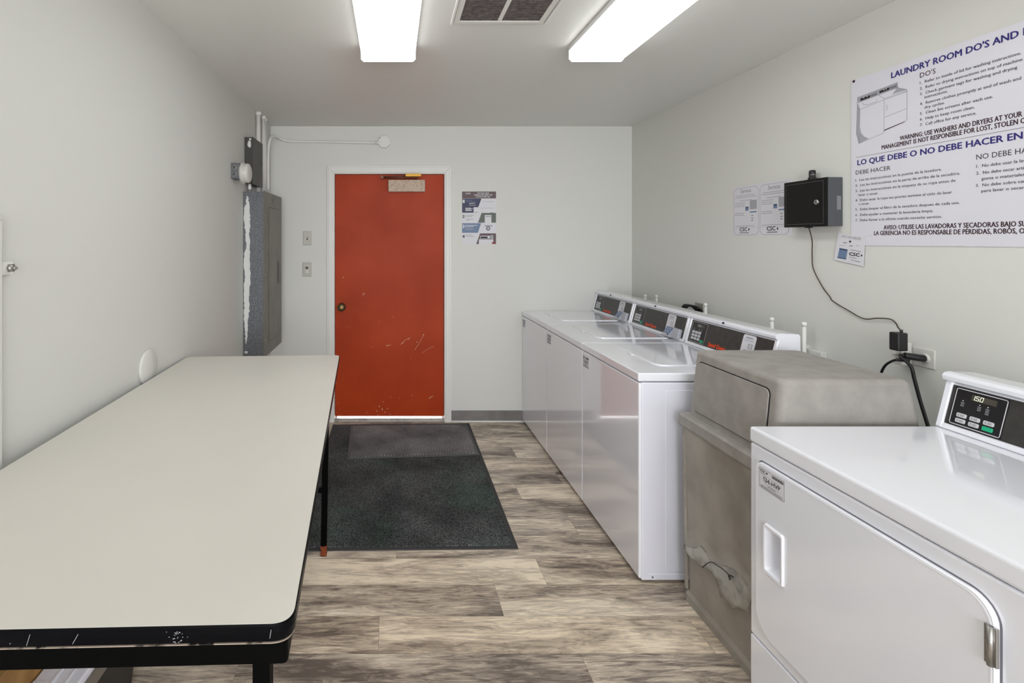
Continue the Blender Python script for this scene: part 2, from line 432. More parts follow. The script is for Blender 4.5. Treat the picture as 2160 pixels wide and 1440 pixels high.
# ------------------------------------------------------------------ the setting
def build_floor():
    bm = bmesh.new(); lay = bm.loops.layers.float_color.new('plank')
    WY = .182; base = 2.0
    forced = {0: (.673-.0, ), }
    # joints (x of one seam) and tones by row; row k spans y = 2.0+k*WY .. +WY
    rows = {1: (.673, {0: .78, 1: .42}, .6), 0: (.444, {0: .52, 1: .55}, .5), -1: (-.05, {0: .42, 1: .60}, .8), -2: (.68, {0: .30, 1: .42}, .3),
            2: (.02, {0: .55, 1: .38}, .3), 3: (.95, {0: .5, 1: .45}, .2), 4: (.2, {0: .42, 1: .40}, .2), 5: (.75, {0: .5, 1: .74}, .4), 6: (1.05, {0: .36, 1: .34}, .1),
            7: (.5, {0: .6, 1: .60}, .3), 8: (.86, {0: .30, 1: .66}, .1), 9: (.3, {0: .5, 1: .66}, .2), 10: (.7, {0: .4, 1: .45}, .1), -3: (.2, {0: .4, 1: .35}, .3)}
    k0 = math.floor((YF-base)/WY); k1 = math.ceil((YB-base)/WY)
    for k in range(k0, k1):
        y0 = max(base+k*WY, YF); y1 = min(base+(k+1)*WY, YB)
        j, tones, wm = rows.get(k, (random.uniform(-.6,.6), {}, random.random()*.6))
        xs = [j+1.22*i for i in range(-4, 5)]
        for i in range(8):
            a, b_ = max(xs[i], XL), min(xs[i+1], XR)
            if b_-a < .002: continue
            idx = i-3      # 0 = plank left of the joint
            t = tones.get(idx, random.uniform(.35, .65)); g = random.random(); 
            e = .00045
            f = bm.faces.new([bm.verts.new((x, y, 0)) for x, y in ((a+e,y0+e),(b_-e,y0+e),(b_-e,y1-e),(a+e,y1-e))])
            f.material_index = 0
            for lp in f.loops: lp[lay] = (t, g, wm, 1)
    # dark substrate showing in the seams
    f = bm.faces.new([bm.verts.new(p) for p in ((XL,YF,-.0008),(XR,YF,-.0008),(XR,YB,-.0008),(XL,YB,-.0008))]); f.material_index = 1
    b2 = MB(); b2.box(XL-.1, XR+.1, YF-.1, YB+.0, -.1, -.001, 'vinyl_base')
    mp = {}
    for v in b2.bm.verts: mp[v] = bm.verts.new(v.co)
    for q in b2.bm.faces: nf = bm.faces.new([mp[v] for v in q.verts]); nf.material_index = 1
    b2.bm.free()
    me = bpy.data.meshes.new('floor'); bm.to_mesh(me); bm.free()
    mat('seam', srgb(112, 102, 94), .7); me.materials.append(MATS['plank_vinyl']); me.materials.append(MATS['seam'])
    o = bpy.data.objects.new('floor', me); C.collection.objects.link(o); o['kind'] = 'structure'
build_floor()
T = .12
m = MB(); m.box(XL-T, XL, YF-T, YB+T, 0, ZC, 'wall_paint_dimmed'); m.build('wall_left', kind='structure')
m = MB(); m.box(XR, XR+T, YF-T, YB+T, 0, ZC, 'wall_paint'); m.build('wall_right', kind='structure')
WX0, WX1, WZ0, WZ1 = -.75, 1.75, .75, 2.15          # unseen wide window, added to bring daylight in from behind the camera
m = MB(); m.box(XL, WX0, YF-T, YF, 0, ZC, 'wall_paint'); m.box(WX1, XR, YF-T, YF, 0, ZC, 'wall_paint')
m.box(WX0, WX1, YF-T, YF, 0, WZ0, 'wall_paint'); m.box(WX0, WX1, YF-T, YF, WZ1, ZC, 'wall_paint'); m.build('wall_front', kind='structure')
m = MB()
for a, b_, c, d in ((WX0,WX0+.05,WZ0,WZ1),(WX1-.05,WX1,WZ0,WZ1),(WX0+.05,WX1-.05,WZ0,WZ0+.05),(WX0+.05,WX1-.05,WZ1-.05,WZ1),((WX0+WX1)/2-.025,(WX0+WX1)/2+.025,WZ0+.05,WZ1-.05)):
    m.box(a, b_, YF-.09, YF-.03, c, d, 'trim_paint', .003)
m.build('added_window_1', kind='structure')
m = MB(); m.box(XL-T, XR+T, YF-T, YB+T, ZC, ZC+.1, 'ceiling_paint'); m.build('ceiling', kind='structure')
DX0, DX1, DZ1 = onY(706,0).x, onY(937,0).x, onY(0,367).z          # door opening
m = MB()
m.box(XL, DX0-.02, YB, YB+T, 0, ZC, 'wall_paint'); m.box(DX1+.02, XR, YB, YB+T, 0, ZC, 'wall_paint')
m.box(DX0-.02, DX1+.02, YB, YB+T, DZ1+.02, ZC, 'wall_paint'); m.build('wall_back', kind='structure')
m = MB(); m.box(-3, 4, YB+T, YB+5, -.14, -.03, 'pavement'); m.build('outdoor_pavement', kind='structure')  # pavement outside, catches daylight at the gap under the door

# door casing + jamb + sill
m = MB()
ox0, ox1, oz1 = onY(690,0).x, onY(952,0).x, onY(0,349).z
def casing(fr_pts, d0, d1):
    m.prism(FB, fr_pts, d0, d1, 'trim_paint', bev=.003)
for k, (a, dd) in enumerate(((0, .012), (.014, .018), (.05, .012))):
    e = a
    i0, i1, iz = DX0+.0, DX1-.0, DZ1
    if k < 2:
        o0, o1, oz = ox0+e, ox1-e, oz1-e
        q0, q1, qz = (i0, i1, iz) if k == 0 else (i0-.012, i1+.012, iz+.012)
        casing([(o0,0),(q0,0),(q0,qz),(o0,oz)], 0, dd); casing([(o1,0),(o1,oz),(q1,qz),(q1,0)], 0, dd)
        casing([(o0,oz),(q0,qz),(q1,qz),(o1,oz)], 0, dd)
m.box(DX0-.02, DX0, YB, YB+T, 0, DZ1, 'trim_paint'); m.box(DX1, DX1+.02, YB, YB+T, 0, DZ1, 'trim_paint')
m.box(DX0-.02, DX1+.02, YB, YB+T, DZ1, DZ1+.02, 'trim_paint')
m.box(DX0, DX0+.014, YB+.058, YB+.075, .026, DZ1, 'trim_paint'); m.box(DX1-.014, DX1, YB+.058, YB+.075, .026, DZ1, 'trim_paint'); m.box(DX0+.014, DX1-.014, YB+.058, YB+.075, DZ1-.014, DZ1, 'trim_paint')
m.build('trim_1', kind='structure')
m = MB(); m.box(DX0, DX1, YB-.012, YB+T, 0, .020, 'sill', .004); m.box(DX0, DX1, YB+.0, YB+.075, .020, .026, 'sill', .003)
m.build('trim_2', kind='structure')
# door slab
door = bpy.data.objects.new('door_1', None); C.collection.objects.link(door); door['kind'] = 'structure'
door.location = ((DX0+DX1)/2, YB+.02, .038)
FD = Frame((0,YB+.012,0), (1,0,0), (0,0,1), (0,-1,0))
m = MB(); m.box(DX0+.003, DX1-.003, YB+.012, YB+.056, .042, DZ1-.003, 'door_red', .002)
chips = [(724,585,3,8),(766,620,6,3),(785,732,4,2),(800,678,3,2),(829,668,3,3),(817,729,7,3),(862,716,6,2),(850,724,7,2),(876,737,5,3),(893,706,5,3),(880,722,3,6),
         (866,757,3,2),(731,690,2,2),(738,689,2,2),(908,839,9,4),(824,838,2,5),(870,835,5,3),(709,809,4,2),(707,845,2,3),(713,851,3,3),(708,856,3,3),(716,864,2,2),(710,870,3,2),
         (773,871,4,3),(795,868,3,8),(800,858,2,12),(806,864,3,14),(812,870,4,6),(817,862,2,10),(797,876,4,3),(808,848,2,9),(822,874,4,3),(842,840,2,3),(714,875,2,2)]
for (px, py, a, b_) in chips:
    u, v = buv(px, py); a *= .0026; b_ *= .0024; an = random.uniform(0, 3)
    pts = [(u+a*.5*math.cos(t)*random.uniform(.4,1), v+b_*.5*math.sin(t)*random.uniform(.4,1)) for t in [k*math.pi/4+.2 for k in range(8)]]
    m.flat(FD, pts, .0006, 'chip')
m.line(FD, [buv(890,745), buv(905,735), buv(915,731)], .0012, .0006, 'chip')
m.line(FD, [buv(766,625), buv(769,617)], .0016, .0006, 'chip'); m.line(FD, [buv(845,727), buv(854,718), buv(866,712)], .0022, .0006, 'chip')
m.line(FD, [buv(877,735), buv(884,725), buv(895,705)], .0016, .0006, 'chip'); m.line(FD, [buv(905,841), buv(913,836)], .004, .0006, 'chip')
m.line(FD, [buv(815,730), buv(824,728)], .003, .0006, 'chip')
m.build('door_slab', door)
m = MB(); c = onY(721, 647, YB+.012)
m.lathe((c.x, YB+.012, c.z), (0,-1,0), [(0,.034),(.006,.033),(.012,.018),(.03,.014),(.036,.024),(.048,.031),(.058,.030),(.064,.022),(.066,.006)], 'bronze')
m.cyl((c.x, YB-.052, c.z), (c.x, YB-.056, c.z), .007, 'brass', 12)
m.build('door_knob', door, label='tarnished bronze round knob')
# door closer: a fitting screwed on the door
cl = thing('door_closer', 'cream door closer box with brown arm at the top of the red door', 'door closer', (onY(857,0).x, YB-.03, buv(0,405)[1]))
u0, v0 = buv(819, 405); u1, v1 = buv(896, 380)
m = MB(); m.fbox(FD, u0, u1, v0, v1, 0, .05, 'closer_cream', .004); m.line(FD, [buv(888,383), buv(889,388), buv(891,393)], .002, .0505, 'arm_brown')
m.build('body', cl)
m = MB(); a = FD(*buv(805,376), .045); b_ = FD(*buv(880,376), .055)
m.cyl(a, b_, .007, 'arm_brown'); m.cyl(FD(*buv(806,375), .035), FD(*buv(806,375), .06), .013, 'arm_brown')
m.cyl(FD(*buv(806,374.5),.05), FD(*buv(885,371),.035), .006, 'arm_brown', 12); m.cyl(FD(*buv(877,380),.03), FD(*buv(877,369),.03), .012, 'arm_brown')
m.build('arm', cl, label='rusty brown metal arm')
m = MB(); m.fbox(FD, *sorted((buv(855,0)[0], buv(888,0)[0])), buv(0,373.5)[1], buv(0,367.2)[1], .02, .05, 'brass', .002); m.build('bracket', cl, label='brass mounting bracket')

# baseboards
def base_b(x0, x1, nm):
    m = MB(); m.box(x0, x1, YB-.006, YB, .012, .094, 'vinyl_base', .001); m.box(x0, x1, YB-.012, YB, 0, .012, 'trim_paint', .001); m.build(nm, kind='structure')
base_b(ox1+.001, XR, 'baseboard_back'); base_b(XL, ox0-.001, 'baseboard_back_left')
m = MB(); m.box(XL, XL+.006, YF, YB-.013, 0, .094, 'vinyl_base', .001); m.build('baseboard_left', kind='structure')
m = MB(); m.box(XR-.006, XR, YF, YB-.013, 0, .094, 'vinyl_base', .001); m.build('baseboard_right', kind='structure')

# ------------------------------------------------------------------ ceiling lights and vent
def fixture(x0, x1, y0, y1, label, skew=0.):
    t = thing('ceiling_light', label, 'ceiling light', ((x0+x1)/2, (y0+y1)/2, ZC-.08), 'fluorescent wraparound lights on the ceiling')
    m = MB(); m.box(x0-.002, x1+.002, y0, y1, ZC-.0235, ZC-.0005, 'lamp_off_white', .002); m.build('housing', t)
    fr = Frame((0, y1-.006, 0), (1,0,0), (0,0,1), (0,-1,0)); zb = ZC-.075
    prof = [(x0+.004,ZC-.024),(x0,ZC-.03),(x0+.004,zb+.012),(x0+.016,zb),(x1-.016,zb),(x1-.004,zb+.012),(x1,ZC-.03),(x1-.004,ZC-.024)]
    m = MB(); m.prism(fr, prof, 0, (y1-y0)-.012, 'diffuser')
    si = m.mi('diffuser_side')
    m.bm.normal_update()
    for f_ in m.bm.faces:
        if abs(f_.normal.z) < .55: f_.material_index = si
    m.build('diffuser', t, label='glowing white ribbed acrylic diffuser')
    for yy in (y1-.006, y0):
        m = MB(); f2 = Frame((0, yy, 0), (1,0,0), (0,0,1), (0,1,0))
        m.prism(f2, [(x0-.002,ZC-.012),(x0-.002,zb+.01),(x0+.012,zb-.003),(x1-.012,zb-.003),(x1+.002,zb+.01),(x1+.002,ZC-.012)][::-1], 0, .006, 'lamp_off_white')
        m.build('end_cap', t)
zL = ZC-.075
yl = (zL-H)*F_PX/(508-130)
xs = [(p-PX0)*yl/F_PX for p in (762, 876, 1200, 1314)]
fixture(xs[0], xs[1], yl-1.22, yl, 'long fluorescent ceiling light on the left, nearer the white table')
fixture(xs[2], xs[3], yl-1.22, yl, 'long fluorescent ceiling light on the right, nearer the washers')
fixture(xs[0], xs[1], -2.3, -1.08, 'added unseen fluorescent ceiling light behind the camera over the table end')  # rear pair is out of view, added for more light from behind
fixture(xs[2], xs[3], -2.3, -1.08, 'added unseen fluorescent ceiling light behind the camera over the dryer end')

yv = (ZC-H)*F_PX/(508-45); vx0 = (956-PX0)*yv/F_PX; vx1 = (1146-PX0)*yv/F_PX; yv0 = yv-.56
t = thing('air_vent', 'grey louvred return air vent with two panels on the ceiling between the lights', 'vent', ((vx0+vx1)/2, (yv+yv0)/2, ZC-.012))
m = MB()
fw = .024
for (a, b_, c, d) in ((vx0,vx0+fw,yv0,yv),(vx1-fw,vx1,yv0,yv),(vx0+fw,vx1-fw,yv-fw,yv),(vx0+fw,vx1-fw,yv0,yv0+fw)):
    m.box(a, b_, c, d, ZC-.010, ZC-.0005, 'trim_paint', .002)
cx = (vx0+vx1)/2; m.box(cx-.009, cx+.009, yv0+fw, yv-fw, ZC-.009, ZC-.0005, 'trim_paint', .001)
for a in (vx0-.012, vx1+.003): m.box(a, a+.009, yv0, yv, ZC-.016, ZC-.0005, 'trim_paint', .002)
m.build('frame', t)
for a, b_ in ((vx0+fw, cx-.009), (cx+.009, vx1-fw)):
    m = MB(); m.box(a, b_, yv0+fw, yv-fw, ZC-.003, ZC-.001, 'filter_dirt')
    n = 36
    for k in range(n):
        y = yv0+fw+(yv-yv0-2*fw)*(k+.5)/n
        m.box(a, b_, y-.003, y+.003, ZC-.009, ZC-.003, 'filter_dirt')
    m.build('louvre_panel', t, label='dusty grey louvre panel')

# ------------------------------------------------------------------ machines
MX0, ZT = 1.074, .915
def console(t, x0, y0, y1, ztop, dx, kind, number):
    """console with leaning face; y1 = far end, y0 = near end; x0 = face foot"""
    zb = ztop; h = .172
    prof = [(x0,zb),(x0+.0,zb+.006),(x0+.034,zb+h-.034),(x0+.020,zb+h-.024),(x0+.017,zb+h-.012),(x0+.024,zb+h-.003),(x0+.040,zb+h),(x0+.118,zb+h-.004),(x0+.124,zb+h-.012),(x0+.128,zb)]
    f = Frame((0, y0, 0), (1,0,0), (0,0,1), (0,-1,0))
    m = MB(); m.prism(Frame((0,y0+.001,0),(1,0,0),(0,0,1),(0,1,0)), prof[::-1], 0, (y1-y0)-.002, 'enamel')
    # raised end frames left and right of the face
    fv = Vector((.034, 0, h-.040)).normalized(); fo = Vector((x0, y1, zb+.006)); fn = Vector((-fv.z, 0, fv.x))
    FF = Frame(fo, (0,-1,0), fv, fn); W = y1-y0; HH = (Vector((.034,0,h-.040))).length
    for a in (.002, W-.020): m.fbox(FF, a, a+.018, -.004, HH+.004, -.004, .006, 'enamel', .003)
    m.fbox(FF, .002, W-.002, -.005, .010, -.004, .005, 'enamel', .002)
    m.cyl((x0+.018, y1-W*.47, zb+h-.010), (x0+.012, y1-W*.47, zb+h-.010), .005, 'gap_black', 12)
    c = m.build('control_console', t)
    m = MB(); m.rect(FF, .021, .012, W-.021, HH-.003, .0012, 'console_black')
    if kind == 'washer':
        m.text('Speed Queen', FF, .200, .020, .021, .0018, 'orange', width=.13, bold=.035, shear=.2)
        m.text('Commercial', FF, .330, .022, .009, .0018, 'print_grey', width=.075, bold=.01)
    m.build('fascia', c, label='charcoal face strip with orange lettering' if kind == 'washer' else 'charcoal face strip')
    # keypad
    u0, u1 = .034, .162 ; v0, v1 = .018, HH-.010
    m = MB(); m.flat(FF, rrect(u0-.004, v0-.004, u1+.004, v1+.004, .004), .0016, 'keypad_black')
    m.ring(FF, rrect(u0, v0, u1, v1, .005), .0022 if kind != 'washer' else .0016, .0020, 'print_white')
    pw = u1-u0; ph = v1-v0
    m.rect(FF, u0+pw*.32, v1-ph*.24, u0+pw*.82, v1-ph*.08, .0020, 'lcd')
    for k in range(3):
        uu = u0+pw*(.38 if k else .14)+ (k-1)*pw*.15*(1 if k else 0)
        if k: uu = u0+pw*(.48+.16*(k-1))
        for q in range(3 if k == 0 else 2+k): m.rect(FF, uu, v1-ph*(.36+.045*q), uu+pw*.07, v1-ph*(.385-.0+.045*q)+.0008, .0020, 'print_light')
        m.flat(FF, rrect(uu+pw*.02, v1-ph*.325, uu+pw*.045, v1-ph*.30, .001), .0020, 'print_white')
    if kind == 'dryer':
        for k_, ch in enumerate('150888'): seven(m, FF, ch, u0+pw*(.33+.082*k_), v1-ph*.215, pw*.052, ph*.115, .0024, 'lcd_lit' if k_ < 3 else 'lcd_off')
        m.rect(FF, u0+pw*.392, v1-ph*.222, u0+pw*.402, v1-ph*.208, .0024, 'lcd_lit')
    else:
        m.text('000', FF, u0+pw*.38, v1-ph*.215, ph*.11, .0024, 'lcd_lit' if False else 'print_light', width=pw*.22, bold=.02, shear=.1)
    m.build('keypad_panel', c, label='black keypad panel with thin white outline and small display')
    def key(a, b_, ww, hh, mt):
        mm = MB(); mm.prism(FF, rrect(a, b_, a+ww, b_+hh, min(ww,hh)*.25, 3), .001, .0045, mt, bev=.0008, seg=1)
        if kind == 'dryer' and mt != 'green_key': mm.rect(FF, a+ww*.22, b_+hh*.25, a+ww*.27, b_+hh*.75, .0048, 'print_black'); mm.rect(FF, a+ww*.42, b_+hh*.3, a+ww*.8, b_+hh*.42, .0048, 'print_grey'); mm.rect(FF, a+ww*.42, b_+hh*.56, a+ww*.8, b_+hh*.68, .0048, 'print_grey')
        mm.build('button', c, label='green start button' if mt == 'green_key' else None)
    if kind == 'dryer':
        for i in range(3):
            for j in range(2):
                a = u0+pw*(.12+.27*i); b_ = v0+ph*(.20-.155*j)+ph*.02
                key(a, b_, pw*.2, ph*.115, 'green_key' if (i, j) == (2, 1) else 'key_white')
    else:
        for i in range(3):
            for j in range(3):
                key(u0+pw*(.10+.21*i), v0+ph*(.42-.16*j), pw*.165, ph*.13, 'key_white')
        key(u0+pw*.74, v0+ph*.04, pw*.18, ph*.13, 'green_key')
    if kind == 'washer':
        a = .435; m = MB(); hh = HH-.006
        m.prism(FF, rrect(a, .004, a+.085, hh, .012), .001, .0022, 'paper')
        m.rect(FF, a+.02, hh-.016, a+.065, hh-.012, .0025, 'print_grey'); m.rect(FF, a+.012, hh-.024, a+.075, hh-.022, .0025, 'print_light'); m.rect(FF, a+.012, hh-.030, a+.07, hh-.028, .0025, 'print_light')
        m.text(number, FF, a+.042, .066, .024, .0026, 'print_grey', width=.030, bold=-.0)
        for q in range(2): m.rect(FF, a+.010, .014+.014*q, a+.026, .022+.014*q, .0026, 'print_black')
        m.build('instruction_sticker', c, label='white rounded sticker')
        m = MB()
        m.fbox(FF, .470, .545, -.002, .008, .0, .036, 'reader_grey', .002)
        m.hexa([FF(.470,.006,.001), FF(.545,.006,.001), FF(.545,.006,.036), FF(.470,.006,.036), FF(.470,.062,.001), FF(.545,.062,.001), FF(.545,.058,.014), FF(.470,.058,.014)], 'reader_grey', .002)
        m.fbox(FF, .548, .612, .002, .060, .001, .022, 'reader_grey', .004)
        m.build('card_reader', c, label='pale card reader box')
        # blue label on the slanted reader face
        p0, p1, p2 = FF(.470,.006,.036), FF(.545,.006,.036), FF(.470,.058,.014)
        uu = (p1-p0).normalized(); vv = (p2-p0).normalized(); nn = uu.cross(vv)
        FLb = Frame(p0, uu, vv, nn)
        m = MB(); m.prism(FLb, rrect(.005,.012,.070,.054,.004), .0003, .0015, 'reader_blue')
        for (a, b_) in ((.02,.024),(.045,.026),(.025,.042),(.05,.043)): m.lathe(FLb(a, b_, .0012), nn, [(0,.006),(.0012,.0055),(.0016,.001)], 'reader_grey', 14)
        m.cyl(FLb(.06,.006,.0), FLb(.06,.006,.003), .004, 'gap_black', 10)
        m.build('reader_label', c, label='blue label with pale discs')
    return c

SEG = {'0':'abcdef','1':'bc','5':'afgcd','8':'abcdefg'}
def seven(m, fr, ch, u, v, w_, h, n, mt):
    sl = .12*h; t_ = h*.09
    P = {'tl':(0,h),'tr':(w_,h),'ml':(0,h/2),'mr':(w_,h/2),'bl':(0,0),'br':(w_,0)}
    E = {'a':('tl','tr'),'b':('tr','mr'),'c':('mr','br'),'d':('bl','br'),'e':('ml','bl'),'f':('tl','ml'),'g':('ml','mr')}
    for k in SEG[ch]:
        a, b_ = P[E[k][0]], P[E[k][1]]
        q = [(u+p[0]+sl*p[1]/h, v+p[1]) for p in (a, b_)]
        m.line(fr, q, t_*1.3, n, mt)
def sticker_csc(t, X, yf, yn, z0, z1, code):
    """machine id sticker on a front panel facing -x"""
    fr = Frame((X, yf, z0), (0,-1,0), (0,0,1), (-1,0,0)); W = yf-yn; h = z1-z0
    m = MB(); m.prism(fr, rrect(0,0,W,h,.003), .0, .0006, 'paper')
    m.ring(fr, rrect(.001,.001,W-.001,h-.001,.003), .0012, .0009, 'print_grey')
    m.text('CSC', fr, W*.05, h*.79, h*.13, .001, 'print_black', width=W*.2, bold=.03)
    m.lathe(fr(W*.31, h*.85, .0006), fr.n, [(0,h*.05),(.0004,h*.05)], 'print_black', 10)
    m.rect(fr, W*.05, h*.71, W*.24, h*.735, .001, 'print_grey')
    for k in range(14): m.rect(fr, W*(.52+.032*k), h*.78, W*(.52+.032*k+(.022 if k%3 else .014)), h*.92, .001, 'print_black')
    m.text(code[1:], fr, W*.24, h*.38, h*.22, .001, 'print_black', width=W*.60, bold=.012)
    m.line(fr, [(W*.205, h*.38), (W*.205, h*.60), (W*.17, h*.55)], h*.03, .001, 'print_black')
    m.rect(fr, W*.18, h*.66, W*.8, h*.672, .001, 'print_grey'); m.rect(fr, W*.2, h*.30, W*.8, h*.312, .001, 'print_grey'); m.rect(fr, W*.34, h*.22, W*.66, h*.26, .001, 'print_grey')
    for k in range(3): m.rect(fr, W*.06, h*(.05+.045*k), W*.92, h*(.068+.045*k), .001, 'print_grey')
    return m.build('id_sticker', t, label='small white inventory sticker with black border')

def washer(y0, y1, label, number, code):
    t = thing('washing_machine', label, 'washing machine', (1.43, (y0+y1)/2, 0), 'top-loading washers along the right wall')
    a, b_ = y0+.002, y1-.002; X1 = 1.785
    m = MB()
    m.box(MX0+.012, X1, a, b_, .014, .874, 'enamel_side', .004)
    # embossed rectangle and kick rail on the side, both sides
    for s, yy in ((1, a), (-1, b_)):
        f = Frame((0, yy, 0), (s,0,0), (0,0,1), (0,-s,0))
        g = (lambda x0, x1: (x0*s, x1*s) if s > 0 else (x1*s, x0*s))
        u0, u1 = g(1.19, 1.70)
        if (s > 0 and y0 < 2.3):
            m.prism(f, rrect(u0, .052, u1, .84, .006), -.002, .0015, 'enamel_side', bev=.0014, seg=2)
            m.prism(f, rrect(1.118, .018, 1.75, .042, .003), -.002, .002, 'enamel_side', bev=.0015)
            m.cyl(f(1.132, .030, .002), f(1.132, .030, .004), .004, 'steel', 12)
    m.build('cabinet', t)
    m = MB()
    m.hexa([(MX0,a,.02),(MX0+.016,a,.02),(MX0+.016,b_,.02),(MX0,b_,.02),(MX0,a,.872),(MX0+.016,a,.872),(MX0+.016,b_,.872),(MX0,b_,.872)], 'enamel', .007, 3)
    fp = m.build('front_panel', t)
    m = MB(); m.box(MX0-.003, X1+.0, a-.001, b_+.001, .878, ZT, 'enamel', .006, 3); 
    m.box(MX0+.02, X1-.02, a+.01, b_-.01, .87, .88, 'enamel_dark'); m.build('top_panel', t)
    # lid
    fr = Frame((0,0,ZT), (1,0,0), (0,1,0), (0,0,1)); ly0, ly1 = y0+.13, y1-.085
    lp = [(1.262,ly0),(1.63,ly0),(1.63,ly1),(1.235,ly1),(1.219,ly1-.016),(1.219,ly0+.045),(1.226,ly0+.022),(1.240,ly0+.006)]
    m = MB(); m.prism(fr, lp, -.001, .0045, 'enamel', bev=.003, seg=3)
    ym = (ly0+ly1)/2+.03
    m.prism(fr, [(1.222,ym-.035),(1.222,ym+.035),(1.206,ym+.022),(1.203,ym-.012),(1.208,ym-.024)][::-1], -.001, .003, 'enamel', bev=.001)
    lid = m.build('lid', t)
    m = MB(); m.prism(fr, [(1.2035,ym-.026),(1.2035,ym+.0),(1.2015,ym-.004),(1.2010,ym-.022)][::-1], .0, .0012, 'enamel_dark'); m.build('finger_notch', lid, label='dark finger notch')
    console(t, 1.652, a, b_, ZT, 0, 'washer', number)
    sticker_csc(t, MX0, y1-.012, y1-.095, .79, .85, code)
    for xx in (1.12, 1.72):
        for yy in (a+.05, b_-.05):
            m = MB(); m.cyl((xx,yy,0), (xx,yy,.016), .018, 'gap_black', 16); m.build('foot', t)
    return t
WY_ = [2.188, 2.842, 3.496, 4.148]
washer(WY_[0], WY_[1], 'nearest of the three white washers, sticker 03, beside the taupe bin', '03', '133-HVP')
washer(WY_[1], WY_[2], 'middle one of the three white top-loading washers', '02', '132-HVP')
washer(WY_[2], WY_[3], 'farthest white washer, its side against the back wall', '01', '131-HVP')

# dryer
DXF = 1.128
def dryer():
    y0, y1 = .882, 1.585; t = thing('clothes_dryer', 'white clothes dryer with closed front door and 134-HVP sticker, right foreground', 'dryer', (1.48, (y0+y1)/2, 0))
    X1 = 1.845; zt = .909
    m = MB(); m.box(DXF+.050, X1, y0, y1, .014, .866, 'enamel_side', .004); m.build('cabinet', t)
    m = MB()
    fr = Frame((DXF, 0, 0), (0,-1,0), (0,0,1), (-1,0,0))     # u = -y
    hu0, hu1, hv0, hv1 = -1.500, -1.440, .512, .640
    def holed(mm, outer_pts, nn):
        b = bmesh.new(); outer = [b.verts.new(fr(p[0],p[1],nn)) for p in outer_pts]
        inner = [b.verts.new(fr(p[0],p[1],nn)) for p in rrect(hu0, hv0, hu1, hv1, .008, 4)]
        eo = [b.edges.new((outer[k], outer[(k+1)%len(outer)])) for k in range(len(outer))]
        ei = [b.edges.new((inner[k], inner[(k+1)%len(inner)])) for k in range(len(inner))]
        bmesh.ops.triangle_fill(b, use_beauty=True, edges=eo+ei, normal=(-1,0,0)); mm.merge(b, 'enamel')
    fpl = lambda e: rrect(-y1+e, .263+e, -y0-e, .858-e, .004)
    holed(m, fpl(.005), 0)
    m.loft([[fr(p[0],p[1],nn) for p in fpl(e)] for e, nn in ((0,-.052),(0,-.005),(.0015,-.0015),(.005,0))], 'enamel', capa=False)
    m.build('front_panel', t)
    m = MB(); m.prism(fr, rrect(-y1, .03, -y0, .258, .004), -.052, 0, 'enamel', bev=.005, seg=3); m.build('lower_panel', t)
    m = MB(); m.box(DXF-.004, X1, y0, y1, .862, zt, 'enamel', .008, 3); m.build('top_panel', t)
    # door
    d0, d1, z0, z1 = -1.547, -.934, .305, .818
    m = MB()
    m.loft([[fr(p[0],p[1],.0004) for p in rrect(d0-e, z0-e, d1+e, z1+e, .045, 8, rs=(.066+e,.046+e,.046+e,.018+e))] for e in (.004,-.004)], 'enamel_dark', capa=False)
    # door plate with a hole for the handle pocket: outer loop bridged by strips
    P = rrect(d0, z0, d1, z1, .045, 8, rs=(.066,.046,.046,.020))
    holed(m, P, .012)
    # rolled rim
    rings = []
    N = len(P); cen = ((d0+d1)/2, (z0+z1)/2)
    def inset(e):
        return rrect(d0+e, z0+e, d1-e, z1-e, .045, 8, rs=(.066,.046,.046,.020))
    prof = [(0,.000),(0,.009),(.0012,.0115),(.004,.0128),(.007,.0121),(.009,.0118)]
    m.loft([[fr(p[0],p[1],nn) for p in inset(e)] for e, nn in prof], 'enamel', smooth=True, capa=False)
    d = m.build('door', t)
    # handle
    m = MB()
    ou = rrect(hu0-.006, hv0-.010, hu1+.008, hv1+.010, .006, 4); inn = rrect(hu0, hv0, hu1, hv1, .008, 4); back = rrect(hu0+.014, hv0+.012, hu1-.002, hv1-.012, .008, 4)
    m.loft([[fr(p[0],p[1],.012) for p in ou], [fr(p[0],p[1],.019) for p in rrect(hu0-.004,hv0-.007,hu1+.006,hv1+.007,.006,4)], [fr(p[0],p[1],.018) for p in inn], [fr(p[0],p[1],-.024) for p in back]], 'enamel', capa=False)
    m.flat(fr, back, -.024, 'enamel_side'); m.build('handle', d, label='recessed white pull handle')
    # hinge
    m = MB(); m.fbox(fr, -.946, -.926, .702, .775, .010, .0165, 'steel', .001); m.cyl(fr(-.9345,.702,.018), fr(-.9345,.775,.018), .0048, 'steel', 12)
    for v in (.716, .746): m.fbox(fr, -.942, -.939, v, v+.016, .0160, .0170, 'gap_black')
    m.build('hinge', d, label='steel hinge')
    console(t, 1.713, y0, y1, zt, 0, 'dryer', '')
    st = sticker_csc(t, DXF-.0125, 1.528, 1.430, .747, .807, '134-HVP')
    for xx in (1.18, 1.79):
        for yy in (y0+.05, y1-.05):
            m = MB(); m.cyl((xx,yy,0), (xx,yy,.016), .018, 'gap_black', 16); m.build('foot', t)
dryer()

